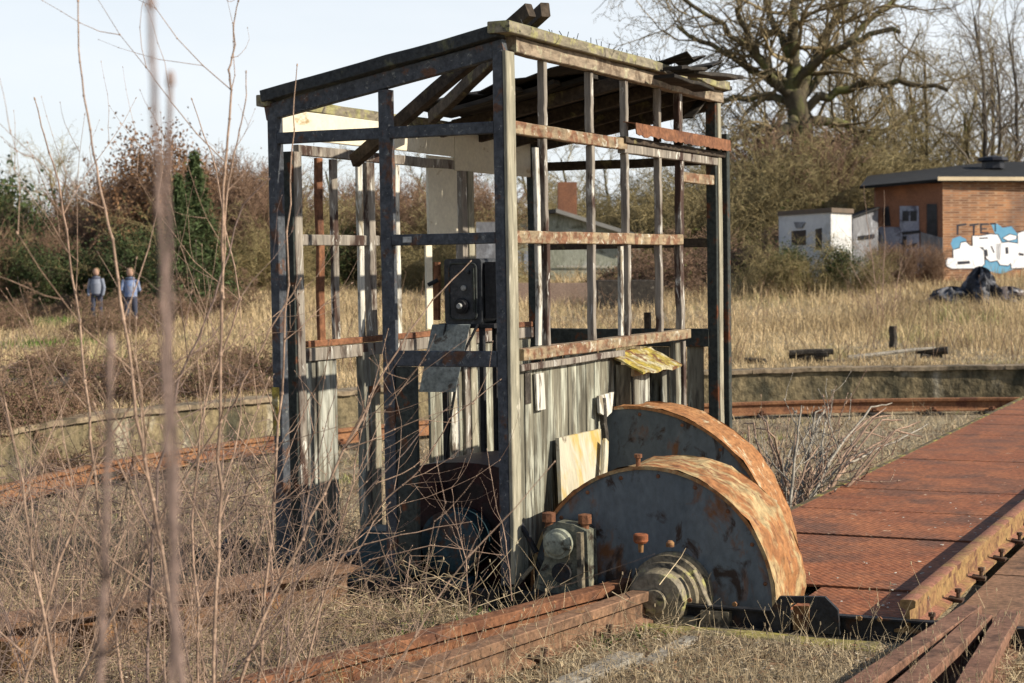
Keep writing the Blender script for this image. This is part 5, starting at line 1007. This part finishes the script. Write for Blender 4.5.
whip('sapling', st([(60, 720), (120, 600), (170, 500), (235, 400), (270, 330), (300, 280)], 5.45), 0.0055, 0.0017, twig, 'slanting sapling crossing behind the nearest blurred stem', twigs=9, tl=.55)
whip('sapling', st([(20, 700), (60, 560), (100, 450), (150, 380), (215, 340)], 5.15), 0.0046, 0.0017, twig, 'slanting sapling starting at the bottom left corner', twigs=9, tl=.55)
whip('sapling', st([(146, 700), (150, 600), (158, 470), (180, 380), (214, 300), (243, 205), (268, 180)], 5.4), .006, .0016, twigp, 'sapling bowing right toward the top of the left cabin post', twigs=8, tl=.5)
whip('sapling', st([(300, 700), (322, 600), (350, 500), (362, 430), (388, 330)], 6.6), .005, .0014, twig, 'slender sapling before the doorway of the cabin', twigs=7, tl=.4)
whip('sapling', st([(512, 600), (505, 540), (492, 480), (487, 450)], 7.60), 0.0028, 0.0013, twig, 'thin dry shoot in front of the dark winch', twigs=4, tl=.2)
whip('sapling', st([(470, 610), (466, 560), (455, 520), (452, 490)], 7.60), 0.0037, 0.0013, twig, 'small bare shrub before the red winch', twigs=10, tl=.25)
GS = 'bare saplings crowding the lower left foreground'
for i in range(56):
    x = random.uniform(-60, 330); d = random.uniform(5.0, 8.2); lean = random.gauss(30, 85); hp = random.uniform(260, 520)*4.6/d; y0 = 263+1.75*FPX/d
    b0 = pt(x, min(y0, 720), d); b0[2] = hz(b0[0], b0[1]) if y0 < 720 else b0[2]
    whip('bare_sapling', [b0, pt(x+lean*.2, y0-hp*.35, d), pt(x+lean*.55, y0-hp*.7, d+.1), pt(x+lean, y0-hp, d+.2)], .0036, .0012, (twig, twigp)[i % 4 == 0], 'thin bare sapling in the crowded lower left foreground', 'sapling', 7, .55, GS, nsub=5)
for i in range(16):
    x = random.uniform(-20, 470 if i < 4 else 270); d = random.uniform(8, 15); b0 = pt(x, 300, d); b0[2] = hz(b0[0], b0[1]); lean = random.gauss(0, .25); h_ = random.uniform(.5, 1.2)
    whip('bare_sapling', [b0, b0+np.array([lean*.3, -lean*.3, h_*.4]), b0+np.array([lean, -lean, h_])], .004, .0018, twigp, 'thin bare sapling in the crowded lower left foreground', 'sapling', 9, .4, GS)
# old rubber tyres half buried at the left
for (x, y, d, r) in ((246, 561, 9.9, .16), (196, 558, 9.9, .10)):
    c = onz(x, y+8, -.12); mb = MB(); mb.tube([(c[0]+r*math.cos(a)*.9, c[1]+r*math.sin(a)*.9*.6, -.14+max(-.05, r*math.sin(a))) for a in np.linspace(0, math.pi, 12)], .045, 8); o = mb.build('old_tyre', black, None, True); tag(o, 'black half buried rubber tyre behind the lower left beam' if r > .12 else 'smaller black tyre left of the larger one', 'tyre')
